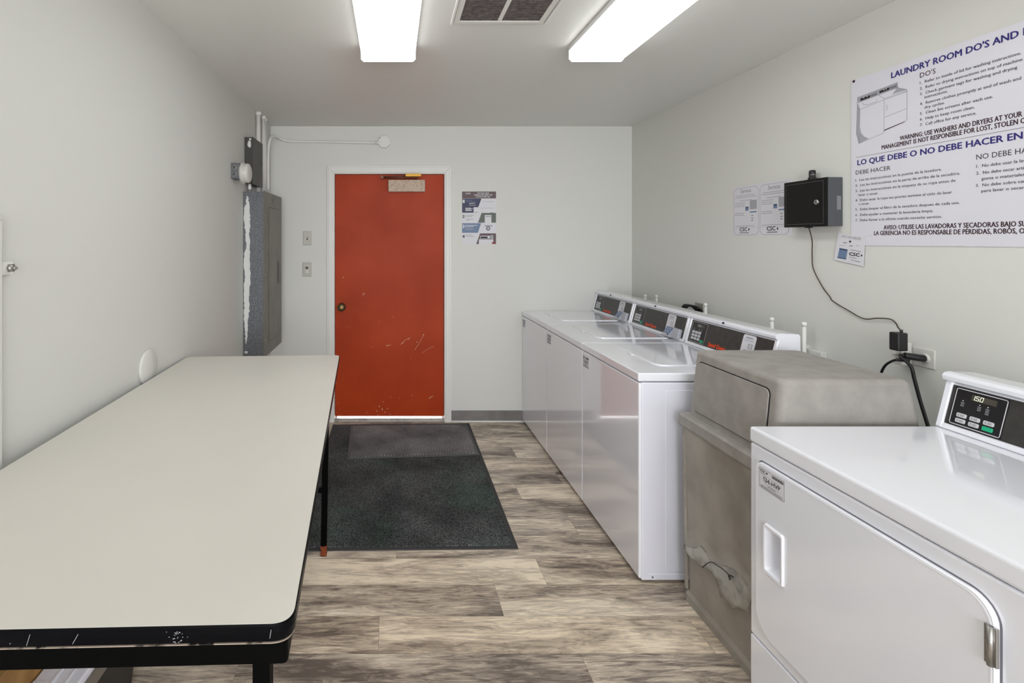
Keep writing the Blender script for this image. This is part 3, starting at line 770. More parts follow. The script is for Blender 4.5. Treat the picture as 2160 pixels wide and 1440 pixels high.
# ------------------------------------------------------------------ waste bin
def bin_():
    t = thing('waste_bin', 'large weathered taupe plastic bin with hood, torn front, between washers and dryer', 'bin', (1.45, 1.865, 0))
    def ring(x0, x1, y0, y1, z, r): return [(p[0], p[1], z) for p in rrect(x0, y0, x1, y1, r, 9)]
    yN, yF_ = 1.617, 2.115
    bx = lambda z: 1.226-.012*z/.73      # front x of the body
    m = MB()
    zs = [0, .012, .03, .045, .73]
    R = []
    for z, e in ((0,-.006),(.03,-.006),(.045,.004),(.73,-.004)):
        R.append(ring(bx(z)+e, 1.72-e, yN+.02+e, yF_-.012-e, z, .025))
    m.loft(R, 'bin_plastic_body')
    # corner beads and raised frame of the front face
    fr = Frame((bx(0)-.001, 0, 0), (0,-1,0), Vector((-.012/.73,0,1)).normalized(), (-1,0,.0))
    for u in (-yF_+.016, -yN-.040): m.fbox(fr, u, u+.016, .05, .73, -.004, .005, 'bin_plastic_body', .003)
    body = m.build('body', t)
    # torn split: curled flap hanging over the lower panel
    X0 = 1.217
    def P(px, py, n): q = onX(px, py, X0); return Vector((X0-n, q.y, q.z))
    top = [(1447,1146),(1457,1150),(1472,1152),(1480,1150),(1488,1158),(1497,1172),(1506,1184),(1514,1190),(1524,1192),(1534,1192),(1545,1193),(1553,1196),(1562,1206),(1570,1218),(1578,1232),(1590,1252)]
    bot = [(1450,1158),(1458,1166),(1466,1178),(1476,1186),(1484,1194),(1492,1196),(1499,1200),(1508,1206),(1516,1216),(1520,1228),(1523,1246),(1530,1258),(1540,1266),(1552,1282),(1566,1280),(1590,1290)]
    m = MB(); b = bmesh.new(); rows = []
    K = 7
    for j in range(K+1):
        s_ = j/K; row = []
        for i, (a, c) in enumerate(zip(top, bot)):
            x = a[0]+(c[0]-a[0])*s_; y = a[1]+(c[1]-a[1])*s_
            wv = .003*math.sin(i*1.9+j*.8)
            row.append(b.verts.new(P(x, y, .001+.013*math.sin(s_*math.pi*.62)+wv*s_+.002)))
        rows.append(row)
    for j in range(K):
        for i in range(len(top)-1): b.faces.new([rows[j][i], rows[j][i+1], rows[j+1][i+1], rows[j+1][i]])
    ret = bmesh.ops.solidify(b, geom=list(b.faces), thickness=.003)
    bmesh.ops.recalc_face_normals(b, faces=b.faces)
    i1 = m.mi('bin_plastic_body'); i2 = m.mi('bin_torn'); 
    m.merge(b, 'bin_torn', smooth=True)
    m.build('torn_flap', body, label='pale curled torn plastic edge')
    # upper bulge above the split
    m = MB(); b = bmesh.new(); rows = []
    up = [(a[0], a[1]-26-8*math.sin(i*.9)) for i, a in enumerate(top)]
    for j in range(6):
        s_ = j/5; rows.append([b.verts.new(P(u_[0]+(a[0]-u_[0])*s_, u_[1]+(a[1]+3-u_[1])*s_, -.004+.010*s_*s_+.003*math.sin(i*1.3)*s_)) for i, (u_, a) in enumerate(zip(up, top))])
    for j in range(5):
        for i in range(len(top)-1): b.faces.new([rows[j][i], rows[j][i+1], rows[j+1][i+1], rows[j+1][i]])
    bmesh.ops.recalc_face_normals(b, faces=b.faces)
    m.merge(b, 'bin_plastic_body', smooth=True); m.build('split_bulge', body)
    m = MB()
    q = [P(1492,1197,.020), P(1498,1192,.021), P(1504,1186,.016), P(1512,1186,.013), P(1522,1193,.014), P(1532,1199,.015), P(1546,1211,.016), P(1552,1222,.017)]
    m.tube(q, .0016, 'cord_black', 6, 4); m.tube([P(1545,1209,.016), P(1548,1216,.018), P(1550,1224,.018)], .0015, 'cord_black', 6, 3)
    m.tube([P(1546,1215,.016), P(1552,1213,.020), P(1558,1217,.018)], .0022, 'cord_black', 6, 3)
    m.build('cable_tie', body, label='black cable tie threaded through the tear')
    # rim
    m = MB()
    m.loft([ring(1.204,1.752,yN-.008,yF_+.010,.722,.02), ring(1.200,1.756,yN-.012,yF_+.014,.730,.022), ring(1.203,1.753,yN-.009,yF_+.011,.764,.022), ring(1.212,1.744,yN,yF_+.002,.772,.022)], 'bin_plastic')
    m.build('rim', t)
    m = MB()
    hood = [ring(1.236,1.742,yN+.004,yF_-.004,.770,.026), ring(1.240,1.738,yN+.006,yF_-.006,.79,.026)]
    for k in range(7):
        a = math.radians(15*k); e = .022*(1-math.cos(a)); hood.append(ring(1.2615+e,1.692-e,yN+.0135+e,yF_-.0155-e,1.017+.022*math.sin(a),.026-e*.5))
    m.loft(hood, 'bin_plastic', smooth=False)
    hd = m.build('hood', t)
    # flap in the leaning front of the hood
    p0 = Vector((1.240,0,.79)); p1 = Vector((1.262,0,1.020)); v = (p1-p0).normalized(); n = Vector((-v.z,0,v.x))
    ff = Frame(p0, (0,-1,0), v, n)
    m = MB(); m.flat(ff, rrect(-2.062,.004,-1.672,.210,.012,5,rs=(.004,.004,.022,.016)), .0012, 'gap_black')
    m.prism(ff, rrect(-2.058,.006,-1.677,.206,.012,5,rs=(.004,.004,.020,.014)), .001, .005, 'bin_plastic', bev=.002)
    m.build('swing_flap', hd)
bin_()

# ------------------------------------------------------------------ table
def table():
    t = thing('folding_table', 'long white-topped work table with black edge beside the left wall', 'table', (-.58, 1.6, 0))
    Zt = .93
    FLc, FRc, NR, NL = (-.990,2.437), (-.257,2.472), (-.145,.7365), (-.946,.714)
    def rounded(pts, rr, seg=14):
        out = []; n = len(pts)
        for i in range(n):
            p = Vector(pts[i]); a = Vector(pts[i-1])-p; b_ = Vector(pts[(i+1)%n])-p; r = rr[i]
            a.normalize(); b_.normalize()
            p0, p2 = p+a*r, p+b_*r
            for k in range(seg+1):
                s_ = k/seg; out.append(tuple(p0*(1-s_)**2+p*2*s_*(1-s_)+p2*s_*s_))
        return out
    P = rounded([NL, NR, FRc, FLc], [.034,.034,.03,.03])
    def shrink(pts, e):
        cx = sum(p[0] for p in pts)/len(pts); cy = sum(p[1] for p in pts)/len(pts)
        return [(p[0]-e*(1 if p[0] > cx else -1)*min(1,abs(p[0]-cx)/.3), p[1]-e*(1 if p[1] > cy else -1)*min(1,abs(p[1]-cy)/.7)) for p in pts]
    top = Frame((0,0,0), (1,0,0), (0,1,0), (0,0,1))
    m = MB(); m.prism(top, shrink(P,.0015), Zt-.024, Zt, 'laminate'); m.build('tabletop', t, label='off-white laminate top')
    m = MB(); m.loft([[(p[0],p[1],z) for p in shrink(P,e)] for e, z in ((.004,Zt-.027),(0,Zt-.025),(-.0012,Zt-.012),(-.0005,Zt-.003),(.0012,Zt-.0003))], 'black_edge', smooth=False)
    m.line(Frame((0,0,0),(1,0,0),(0,0,1),(0,-1,0)), [(-.55,Zt-.02),(-.545,Zt-.008)], .0008, -.7245, 'print_light')
    for k in range(26):
        u = -.312+random.gauss(0,.006); v = Zt-.014+random.uniform(-.01,.009); y = .7365-(u+.145)*(-.0281)-.0022
        m.rect(Frame((0,y+.0003,0),(1,0,0),(0,0,1),(0,-1,0)), u, v, u+random.uniform(.0006,.002), v+random.uniform(.0006,.0016), .0006, 'print_light')
    for (ua, va, ub, vb) in ((-.525,.021,-.52,.005),(-.46,.020,-.452,.006),(-.178,.018,-.176,.006)):
        m.line(Frame((0,.7365-(ua+.145)*(-.0281)-.0028,0),(1,0,0),(0,0,1),(0,-1,0)), [(ua,Zt-va),(ub,Zt-vb)], .0007, .0, 'print_light')
    m.build('edge_moulding', t, label='black rounded edge with scuffs')
    m = MB(); m.loft([[(p[0],p[1],z) for p in shrink(P,e)] for e, z in ((.006,Zt-.0292),(.0005,Zt-.0286),(.0005,Zt-.0276),(.006,Zt-.0270))], 'rust_line', smooth=False); m.build('worn_strip', t, label='thin worn light strip under the edge')
    # apron frame
    Pq = rounded([NL, NR, FRc, FLc], [.010]*4, 6); Q = shrink(Pq, .010); m = MB(); zz = ((.012, Zt-.030), (.012, Zt-.074))
    o0 = [(p[0],p[1],Zt-.030) for p in Q]; o1 = [(p[0],p[1],Zt-.066) for p in Q]; Q2 = shrink(Pq, .034)
    i1 = [(p[0],p[1],Zt-.066) for p in Q2]; i0 = [(p[0],p[1],Zt-.030) for p in Q2]
    m.loft([o0, o1, i1, i0], 'black_metal', capa=False)
    m.build('apron', t, label='black metal frame under the top')
    def leg(x, y, xt, rust=True):
        m = MB(); s_ = .0135
        m.hexa([(x-s_,y-s_,.045),(x+s_,y-s_,.045),(x+s_,y+s_,.045),(x-s_,y+s_,.045),(xt-s_,y-s_,Zt-.03),(xt+s_,y-s_,Zt-.03),(xt+s_,y+s_,Zt-.03),(xt-s_,y+s_,Zt-.03)], 'black_metal', .002)
        l = m.build('leg', t)
        m = MB(); m.box(x-.0145, x+.0145, y-.0145, y+.0145, 0, .050, 'rust', .003); m.build('foot', l, label='rusty orange foot')
    leg(-.324, 2.39, -.309); leg(-.93, 2.37, -.93); leg(-.205, .80, -.205); leg(-.89, .79, -.89)
    m = MB(); m.box(-.93, -.315, 2.375, 2.395, .30, .32, 'black_metal', .003); m.build('stretcher', t)
table()

# things under the table
t = thing('appliance_cover', 'white sheet metal appliance cover with warning label lying on a black crate under the table', 'metal cover', (-.89, 1.3, .276))
m = MB(); m.hexa([(-.94,1.0,0),(-.862,1.0,0),(-.862,1.66,0),(-.94,1.66,0),(-.952,.985,.275),(-.842,.985,.275),(-.842,1.70,.275),(-.952,1.70,.275)], 'bag_black', .004); m.box(-.954,-.838,.98,1.705,.25,.2755,'bag_black',.003)
m.build('plastic_crate', label='narrow black plastic crate under the table carrying the white metal cover', cat='crate')
m = MB(); m.box(-.955, -.83, .95, 1.72, .276, .32, 'enamel_side', .005, 3); m.box(-.905, -.897, .96, 1.70, .32, .3235, 'enamel', .001)
m.box(-.868, -.862, .96, 1.70, .32, .3225, 'enamel', .001); m.build('cover', t)
m = MB(); m.box(-.832, -.824, .96, 1.70, .255, .30, 'steel', .002); m.build('side_channel', t, label='grey metal channel on its side')
m = MB(); fr = Frame((0,0,.3203), (1,0,0), (0,1,0), (0,0,1)); m.rect(fr, -.953,1.16,-.915,1.34,.0004,'paper')
m.flat(fr, [(-.948,1.20),(-.924,1.20),(-.936,1.245)], .0007, 'print_black'); m.flat(fr, [(-.944,1.204),(-.928,1.204),(-.936,1.234)], .0009, 'paper')
for k in range(5): m.rect(fr, -.948,1.262+.014*k,-.92,1.266+.014*k,.0007,'print_grey')
m.rect(fr, -.953,1.15,-.915,1.175,.0007,'orange'); m.build('warning_label', t, label='white and orange warning label')
m = MB(); m.box(-.979, -.960, 1.02, 1.5, 0, .42, 'cardboard', .002)
m.build('cardboard_sheet', label='brown folded cardboard on edge between the left wall and the white metal cover', cat='cardboard')

# ------------------------------------------------------------------ floor mats
def mats():
    t = thing('door_mat', 'large charcoal carpet mat with rubber edge on the floor before the door', 'mat', (.07, 3.26, 0))
    P = [onZ(640,1163).xy, onZ(1094,1158).xy, onZ(990,893).xy, onZ(702,896).xy]
    P[0] = Vector((-.475, P[0].y)); fr = FW
    P = [tuple(p) for p in P]
    def ins(P, e): return [(P[0][0]+e,P[0][1]+e),(P[1][0]-e,P[1][1]+e),(P[2][0]-e,P[2][1]-e),(P[3][0]+e,P[3][1]-e)]
    m = MB(); m.prism(fr, P, .0, .004, 'rubber', bev=.002); m.build('rubber_edge', t, label='black rubber border')
    m = MB(); m.prism(fr, ins(P,.022), .001, .008, 'carpet_dark', bev=.003); 
    for k in range(46):
        x = random.uniform(-.43,.57); y = random.uniform(2.48,3.95); s_ = random.uniform(.001,.0028)
        m.flat(FW, [(x,y),(x+s_,y+s_*.4),(x+s_*.8,y+s_*1.2),(x-s_*.3,y+s_*.9)], .0088, 'chip' if k%4 == 0 else 'print_light')
    m.build('carpet', t)
    t2 = thing('door_mat', 'smaller grey mat with diagonal ribs lying on the large mat by the door', 'mat', (.14, 3.78, .0085))
    P = [tuple(onZ(a,b_,.01).xy) for a, b_ in ((733,967),(1012,959),(984,894),(740,898))]
    m = MB(); m.prism(fr, P, .0085, .0125, 'rubber_grey', bev=.0015); m.build('rubber_edge', t2, label='grey rubber border')
    m = MB(); m.prism(fr, ins(P,.018), .0105, .0165, 'carpet_grey', bev=.002); m.build('carpet', t2)
mats()

# ------------------------------------------------------------------ left wall
def left_wall():
    # breaker panel
    yn, yf, z0, z1, d = 3.382, 3.925, .700, 1.828, .140
    t = thing('breaker_panel', 'tall grey electrical breaker panel on the left wall beyond the table', 'breaker panel', (XL+d/2, (yn+yf)/2, z0))
    m = MB(); m.box(XL+.002, XL+d-.006, yn, yf, z0+.006, z1-.006, 'galvanised', .001)
    f = Frame((XL, yn, 0), (1,0,0), (0,0,1), (0,-1,0))
    lft = [(.022,1.79),(.020,1.74),(.006,1.70),(.003,1.64),(.010,1.58),(.018,1.52),(.020,1.45),(.008,1.40),(.004,1.33),(.012,1.26),(.006,1.20),(.004,1.12),(.008,1.04),(.004,.98),(.010,.92),(.014,.85),(.016,.80)]
    rgt = [(.034,1.79),(.042,1.72),(.046,1.66),(.048,1.60),(.040,1.54),(.046,1.48),(.044,1.40),(.046,1.32),(.050,1.24),(.044,1.17),(.040,1.10),(.042,1.02),(.030,.96),(.034,.90),(.026,.84),(.022,.80)]
    def rag(L):
        out = []
        for p, q in zip(L[:-1], L[1:]):
            for k in range(5): t_ = k/5; out.append((max(.0015, p[0]+(q[0]-p[0])*t_+random.uniform(-.0035,.0035)), p[1]+(q[1]-p[1])*t_))
        return out+[L[-1]]
    m.flat(f, rag(lft)+rag(rgt)[::-1], .0006, 'white_drip'); m.rect(f, .01, .735, .03, .75, .0006, 'white_drip')
    m.build('cabinet', t, label='galvanised box side with white paint smear')
    fl = Frame((XL+d-.006, 0, 0), (0,1,0), (0,0,1), (1,0,0))
    m = MB(); m.fbox(fl, yn-.004, yf+.004, z0, z1, 0, .004, 'panel_grey', .001)
    for yy, zz in ((yn+.03,1.66),(yf-.02,1.66),(yn+.03,1.26),(yf-.02,1.26),(yn+.03,.82),(yf-.02,.82),((yn+yf)/2,1.78)): m.cyl(fl(yy,zz,.004), fl(yy,zz,.007), .007, 'steel', 12)
    m.build('cover', t)
    m = MB(); m.flat(fl, rrect(yn+.137, .783, yf-.092, 1.727, .004), .0043, 'gap_black'); m.fbox(fl, yn+.14, yf-.095, .786, 1.724, .004, .0062, 'panel_grey', .001)
    dr = m.build('panel_door', t)
    m = MB(); m.fbox(fl, yf-.135, yf-.105, 1.17, 1.34, .0062, .0085, 'box_dark', .002); m.build('latch', dr, label='dark latch plate')
    # small dark box above
    yn2, yf2, z2, z3, d2 = 3.41, 3.67, 1.879, 2.193, .056
    t = thing('junction_box', 'small dark metal box on the left wall above the tall breaker panel', 'electrical box', (XL+d2/2, (yn2+yf2)/2, z2))
    m = MB(); m.box(XL, XL+d2-.004, yn2, yf2, z2, z3, 'box_dark', .001)
    f2 = Frame((XL, yn2, 0), (1,0,0), (0,0,1), (0,-1,0))
    m.flat(f2, [(.028,2.17),(.044,2.165),(.045,2.13),(.036,2.12),(.024,2.13),(.020,2.145)], .0006, 'white_drip'); m.rect(f2, .032,2.172,.046,2.185,.0006,'white_drip')
    m.build('housing', t)
    m = MB(); m.box(XL+d2-.004, XL+d2, yn2-.003, yf2+.003, z2-.003, z3+.003, 'box_dark', .0015)
    m.cyl((XL+d2, yf2-.02, 2.05), (XL+d2+.008, yf2-.02, 2.05), .007, 'steel', 10); m.build('cover', t)
    m = MB(); m.cyl((XL+.03, 3.43, 1.829), (XL+.03, 3.43, 1.878), .011, 'conduit', 16); m.lathe((XL+.03,3.43,1.832),(0,0,1),[(0,.014),(.008,.014)],'steel',8)
    m.build('conduit_nipple', label='short pale pipe joining the small dark box to the breaker panel', cat='pipe')
    # fire alarm with knock-out box
    t = thing('smoke_alarm', 'round white alarm on a grey knock-out box beside the small dark box', 'alarm', (XL+.04, 3.19, 1.86))
    ya, yb = 3.125, 3.225; za, zb = 1.878, 1.975
    m = MB(); m.box(XL, XL+.048, ya, yb, za, zb, 'galvanised', .002)
    f3 = Frame((XL, ya, 0), (1,0,0), (0,0,1), (0,-1,0))
    for v in (za+.027, za+.068): m.lathe(f3(.022,v,0), f3.n, [(0,.014),(.0012,.014)], 'plate_metal', 18); m.lathe(f3(.022,v,.0012), f3.n, [(0,.010),(.0006,.010)], 'galvanised', 18)
    m.build('knockout_box', t, label='galvanised knock-out box')
    m = MB(); cz = 1.918; cy = 3.185
    m.lathe((XL+.049, cy, cz), (1,0,0), [(0,.066),(.016,.068),(.020,.064),(.022,.058),(.040,.062),(.048,.058),(.053,.048),(.055,.01)], 'detector', 40); m.build('alarm_head', t)
    # conduits
    def cond(px, y, ztop, zbot, r, lab):
        x = (px-PX0)*y/F_PX
        mm = MB(); mm.cyl((x,y,zbot), (x,y,ztop), r, 'conduit', 20); mm.lathe((x,y,ztop-.022),(0,0,1),[(0,r+.004),(.008,r+.006),(.0215,r+.006)],'conduit',20)
        mm.build('conduit', label=lab, cat='pipe', group='pale conduits rising from the breaker panel')
    cond(545, 3.69, ZC, 1.828, .0155, 'pale vertical conduit from breaker panel to ceiling, nearest of three')
    cond(555.5, 3.81, ZC, 1.828, .0135, 'pale vertical conduit from breaker panel to ceiling, middle of three')
    cond(560, 3.87, ZC, 1.828, .008, 'thin vertical conduit from breaker panel to ceiling, farthest of three')
    m = MB(); r = .010
    def pt(px, py, y): q = onY(px, py, y); return q
    pts = [pt(565.5,401,3.90), pt(565.5,340,3.90), pt(566.5,310,3.90), pt(570,293,3.92), pt(576,286.5,3.97), pt(585,288,4.04), pt(598,295,4.12), pt(620,298,4.136), pt(680,299,4.136), pt(795,301,4.136)]
    m.tube(pts, r, 'conduit', 14, 6); m.cyl(pt(792,301,4.136), pt(799,301,4.136), .014, 'conduit')
    m.build('bent_conduit', label='pale conduit bending from the breaker panel across the wall above the door', cat='pipe')
    m = MB(); c = buv(810.5, 300.5); q = [(c[0]+.052*math.cos(math.radians(22.5+45*k)), c[1]+.052*math.sin(math.radians(22.5+45*k))) for k in range(8)]
    m.prism(FB, q, 0, .034, 'conduit', bev=.003); m.cyl(FB(*buv(801,293),.034), FB(*buv(801,293),.0355), .004, 'gap_black', 8)
    m.build('octagonal_box', label='white octagonal junction box high on the wall above the red door', cat='electrical box')
    # round cover plate and left strut
    m = MB(); m.lathe((XL, 2.055, .975), (1,0,0), [(0,.072),(.008,.072),(.011,.068),(.0115,.01)], 'wall_paint_dimmed', 40)
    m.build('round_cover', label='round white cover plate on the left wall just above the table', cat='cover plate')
    t = thing('strut_post', 'pale painted steel post with a bolt at the left edge of the wall', 'post', (XL+.02, 1.27, 0))
    m = MB(); m.box(XL, XL+.018, 1.19, 1.270, 0, 1.545, 'wall_paint_dimmed', .003); m.cyl((XL+.009,1.250,1.54), (XL+.009,1.250,1.552), .016, 'wall_paint'); m.build('post', t)
    m = MB(); m.fbox(FL, 1.262, 1.322, 1.402, 1.436, 0, .006, 'wall_paint', .002); m.build('plate', t)
    m = MB(); m.lathe((XL+.006,1.308,1.420),(1,0,0),[(0,.011),(.009,.011)],'steel',6); m.cyl((XL+.008,1.308,1.420),(XL+.030,1.300,1.420),.0045,'steel',12); m.build('bolt', t, label='steel bolt and nut')
left_wall()

# ------------------------------------------------------------------ back wall fittings
def plates():
    u0, v0 = buv(639.5,517); u1, v1 = buv(657,488)
    t = thing('light_switch', 'metal toggle light switch plate left of the door, upper of two', 'light switch', ((u0+u1)/2, YB-.003, v0))
    m = MB(); m.fbox(FB, u0, u1, v0, v1, 0, .006, 'plate_metal', .003)
    for v in (v0+.02, v1-.02): m.cyl(FB((u0+u1)/2, v, .005), FB((u0+u1)/2, v, .0072), .0035, 'steel', 10)
    m.build('plate', t)
    m = MB(); c = (u0+u1)/2; z = (v0+v1)/2; m.fbox(FB, c-.006, c+.006, z-.013, z+.013, .005, .0075, 'box_dark', .001); m.fbox(FB, c-.004, c+.004, z-.002, z+.010, .007, .018, 'plate_white', .0015); m.build('toggle', t, label='toggle lever in dark slot')
    u0, v0 = buv(638.5,583); u1, v1 = buv(657,553.5)
    t = thing('timer_switch', 'metal timer switch plate with small display left of the door, lower of two', 'switch', ((u0+u1)/2, YB-.003, v0))
    m = MB(); m.fbox(FB, u0, u1, v0, v1, 0, .006, 'plate_metal', .003)
    for v in (v0+.008, v1-.008): m.cyl(FB((u0+u1)/2, v, .005), FB((u0+u1)/2, v, .0072), .003, 'steel', 10)
    m.build('plate', t)
    m = MB(); c = (u0+u1)/2; z = (v0+v1)/2; m.fbox(FB, c-.015, c+.015, z-.032, z+.032, .005, .010, 'plate_white', .002); m.rect(FB, c-.011, z+.004, c+.011, z+.024, .0105, 'box_dark'); m.rect(FB, c-.008,z-.004,c-.002,z-.001,.0105,'print_grey'); m.build('timer_module', t, label='white module with grey display')
plates()

def app_poster():
    cu = lambda cx, cy: buv(940+cx/9, 380+cy/9)
    m = MB(); a = cu(312, 1212); b_ = cu(955, 215)
    m.fbox(FB, a[0], b_[0], a[1], b_[1], 0, .002, 'paper')
    def poly(pts, mt, n=.0023): m.flat(FB, [cu(*p) for p in pts][::-1], n, mt)
    poly([(312,215),(955,215),(955,345),(312,345)], 'print_plum')
    poly([(312,348),(680,348),(618,512),(530,512),(530,617),(312,617)], 'print_navy')
    poly([(682,620),(955,620),(955,806),(612,806)], 'print_green'); poly([(312,815),(672,815),(612,998),(312,998)], 'print_steel')
    poly([(652,1008),(955,1008),(955,1212),(580,1212)], 'print_plum')
    poly([(742,660),(868,660),(868,806),(742,806)], 'paper', .0026); poly([(755,684),(862,684),(862,694),(755,694)], 'print_grey', .0029)
    poly([(632,1120),(905,1120),(905,1212),(628,1212)], 'paper', .0026); poly([(660,1055),(845,1055),(835,1105),(655,1105)], 'paper', .0026)
    poly([(665,1068),(795,1068),(795,1100),(665,1100)], 'print_black', .0029); poly([(850,1040),(905,1040),(905,1130),(850,1130)], 'print_light', .0029)
    poly([(880,1175),(925,1160),(930,1205),(875,1208)], 'print_red', .0032)
    poly([(700,420),(900,420),(900,440),(700,440)], 'print_white', .0026); poly([(690,405),(910,405),(910,411),(690,411)], 'print_light', .0026)
    poly([(650,525),(920,525),(920,530),(650,530)], 'print_light', .0026); poly([(548,606),(610,606),(610,614),(548,614)], 'print_grey', .0026); poly([(835,545),(905,545),(905,610),(835,610)], 'print_white', .0026); poly([(845,612),(900,612),(900,620),(845,620)], 'print_grey', .0028)
    poly([(735,852),(895,852),(880,878),(745,878)], 'print_light', .0026)
    c = cu(806, 915); m.lathe(FB(c[0], c[1], .0022), FB.n, [(0,.0165),(.0008,.0165)], 'print_plum', 24); m.lathe(FB(c[0], c[1], .003), FB.n, [(0,.011),(.0006,.011)], 'paper', 24)
    def tx(s, cx, cy, w, h, mt, **k): p = cu(cx, cy); m.text(s, FB, p[0], p[1], h/9/256, .0030, mt, width=w/9/256, **k)
    tx('PAY FOR YOUR', 605, 258, 215, 24, 'print_white', bold=.03); tx('WASH & DRY USING THE', 540, 292, 345, 24, 'print_white', bold=.03); tx('CSCPay Mobile App', 575, 324, 270, 22, 'print_white', bold=.03)
    tx('CSC', 375, 265, 100, 26, 'print_white', bold=.03)
    tx('1', 325, 430, 32, 58, 'print_white', bold=.05); tx('2', 318, 714, 40, 52, 'print_black', bold=.04); tx('3', 318, 905, 38, 56, 'print_white', bold=.05); tx('4', 316, 1092, 42, 52, 'print_black', bold=.04)
    tx('DOWNLOAD THE', 375, 388, 130, 16, 'print_steel', bold=.02); tx('CSCPay Mobile App', 375, 412, 200, 16, 'print_steel', bold=.02)
    for (x0, y0, x1, mt) in ((445,432,565,'print_light'),(445,448,545,'print_light'),(445,478,575,'print_light'),(375,528,485,'print_white'),(375,545,520,'print_white'),(375,562,480,'print_white'),(375,578,500,'print_white'),
                         (375,665,530,'print_light'),(375,688,500,'print_light'),(385,738,525,'print_light'),(385,762,450,'print_light'),(375,855,600,'print_white'),(375,880,535,'print_white'),(375,915,510,'print_light'),(375,935,540,'print_light'),
                         (375,1040,500,'print_light'),(375,1065,545,'print_light')):
        poly([(x0,y0-5),(x1,y0-5),(x1,y0+5),(x0,y0+5)], mt, .0028)
    m.build('instruction_poster', label='small four-step app instruction poster on the back wall right of the red door', cat='poster')
app_poster()

# ------------------------------------------------------------------ right wall
def big_poster():
    cr = lambda cx, cy: ruv(1760+cx/2.77, 20+cy/2.77)
    ul = -2.164; ur = ul+.93; vt = 2.178; vb = 1.471
    m = MB(); m.prism(FR, rrect(ul, vb, ur, vt, .004), .0015, .003, 'poster_white'); n = .0034
    def ln(s, cx, cy, cx2, caph, mt, sub=None, bold=0., shear=0.):
        a = cr(cx, cy); b_ = cr(cx2, cy)
        m.text(s, FR, a[0], a[1], caph, n, mt, width=b_[0]-a[0], sub=sub, bold=bold, shear=shear)
    ln("LAUNDRY ROOM DO'S AND DON'TS", 338, 402, 1082, .0225, 'print_blue', sub="LAUNDRY ROOM DO'S AND", bold=.035)
    ln("DO'S", 505, 400, 597, .018, 'print_maroon', bold=.005)
    s = .0098
    for (tx, a, b_, c) in (('1.  Refer to inside of lid for washing instructions.',505,437,1098),('2.  Refer to drying instructions on top of machine',505,470,1105),('3.  Check garment tags for washing and drying',505,502,1075),('instructions.',532,520,668),
        ('4.  Remove clothes promptly at end of wash and',505,560,1097),('dry cycles.',532,580,650),('5.  Clean lint screens after each use.',505,617,932),('6.  Help to keep room clean.',505,650,825),('7.  Call office for any service.',505,683,835)):
        ln(tx, a, b_, c, s, 'print_black', bold=.012)
    ln('WARNING: USE WASHERS AND DRYERS AT YOUR OWN RISK.', 388, 765, 1103, .0165, 'print_maroon', sub='WARNING: USE WASHERS AND DRYERS AT YOUR', bold=.025)
    ln('MANAGEMENT IS NOT RESPONSIBLE FOR LOST, STOLEN OR', 282, 818, 1078, .0165, 'print_maroon', sub='MANAGEMENT IS NOT RESPONSIBLE FOR LOST, STOLEN', bold=.025)
    a = cr(130, 865); m.line(FR, [a, (ur-.04, a[1])], .0012, n, 'print_black')
    ln('LO QUE DEBE O NO DEBE HACER EN LA', 140, 910, 1105, .0215, 'print_blue', sub='LO QUE DEBE O NO DEBE HACER EN', bold=.035)
    ln('DEBE HACER', 130, 965, 333, .0165, 'print_black', bold=.0)
    for (tx, a, b_, c) in (('1.  Lea las instrucciónes en la puerta de la lavadora.',128,1005,632),('2.  Lea las instrucciónes en la parte de arriba de la secadóra.',128,1035,740),('3.  Lea las instrucciónes en la etiqueta de su ropa antes de',128,1067,713),('lavar o secar.',147,1090,262),
        ('4.  Debe sacar la ropa tan pronto termine el ciclo de lavar',128,1122,693),('o secar.',147,1143,210),('5.  Debe limpiar el filtro de la secadora despues de cada uso.',128,1175,738),('6.  Debe ayudar a mantener la lavanderia limpia.',128,1207,583),('7.  Debe llamar a la oficina cuando necesite servicio.',128,1238,635)):
        ln(tx, a, b_, c, .0098, 'print_black', bold=.008)
    ln('NO DEBE HACER', 835, 878, 1094, .0175, 'print_black', sub='NO DEBE H')
    for (tx, sb, a, b_, c) in (('1.  No debe usar la lavadora','1.  No debe usar la la',835,925,1108),('2.  No debe secar articulos de','2.  No debe secar art',835,965,1108),('goma o materiales','goma o materiale',865,997,1105),('3.  No debe sobre cargar','3.  No debe sobre ca',832,1037,1108),('para lavar o secar.','para lavar o seca',865,1068,1100)):
        ln(tx, a, b_, c, .0098, 'print_black', sub=sb, bold=.008)
    ln('AVISO: UTILISE LAS LAVADORAS Y SECADORAS BAJO SU', 293, 1285, 1068, .0165, 'print_maroon', sub='AVISO: UTILISE LAS LAVADORAS Y SECADORAS BAJO', bold=.025)
    ln('LA GERENCIA NO ES RESPONSABLE DE PÉRDIDAS, ROBOS, O', 237, 1318, 1072, .0165, 'print_maroon', sub='LA GERENCIA NO ES RESPONSABLE DE PÉRDIDAS, ROBOS,', bold=.025)
    # line drawing of a washer and a dryer
    d = lambda cx, cy: ruv(1800+cx/9, 160+cy/9)
    def pl(pts, wd=.0012, mt='print_grey', nn=n): m.line(FR, [d(*p) for p in pts], wd, nn, mt)
    def fp(pts, mt, nn): 
        q = [d(*p) for p in pts]; ar = sum(q[i-1][0]*q[i][1]-q[i][0]*q[i-1][1] for i in range(len(q)))
        m.flat(FR, q if ar > 0 else q[::-1], nn, mt)
    mat_l = 'print_light'
    fp([(92,505),(140,640),(120,1285),(70,1090)], mat_l, n-.0001); fp([(140,960),(160,1080),(220,1150),(310,1190),(125,1283)], mat_l, n-.0001); fp([(750,350),(850,225),(1030,260),(1020,270)], mat_l, n-.0001)
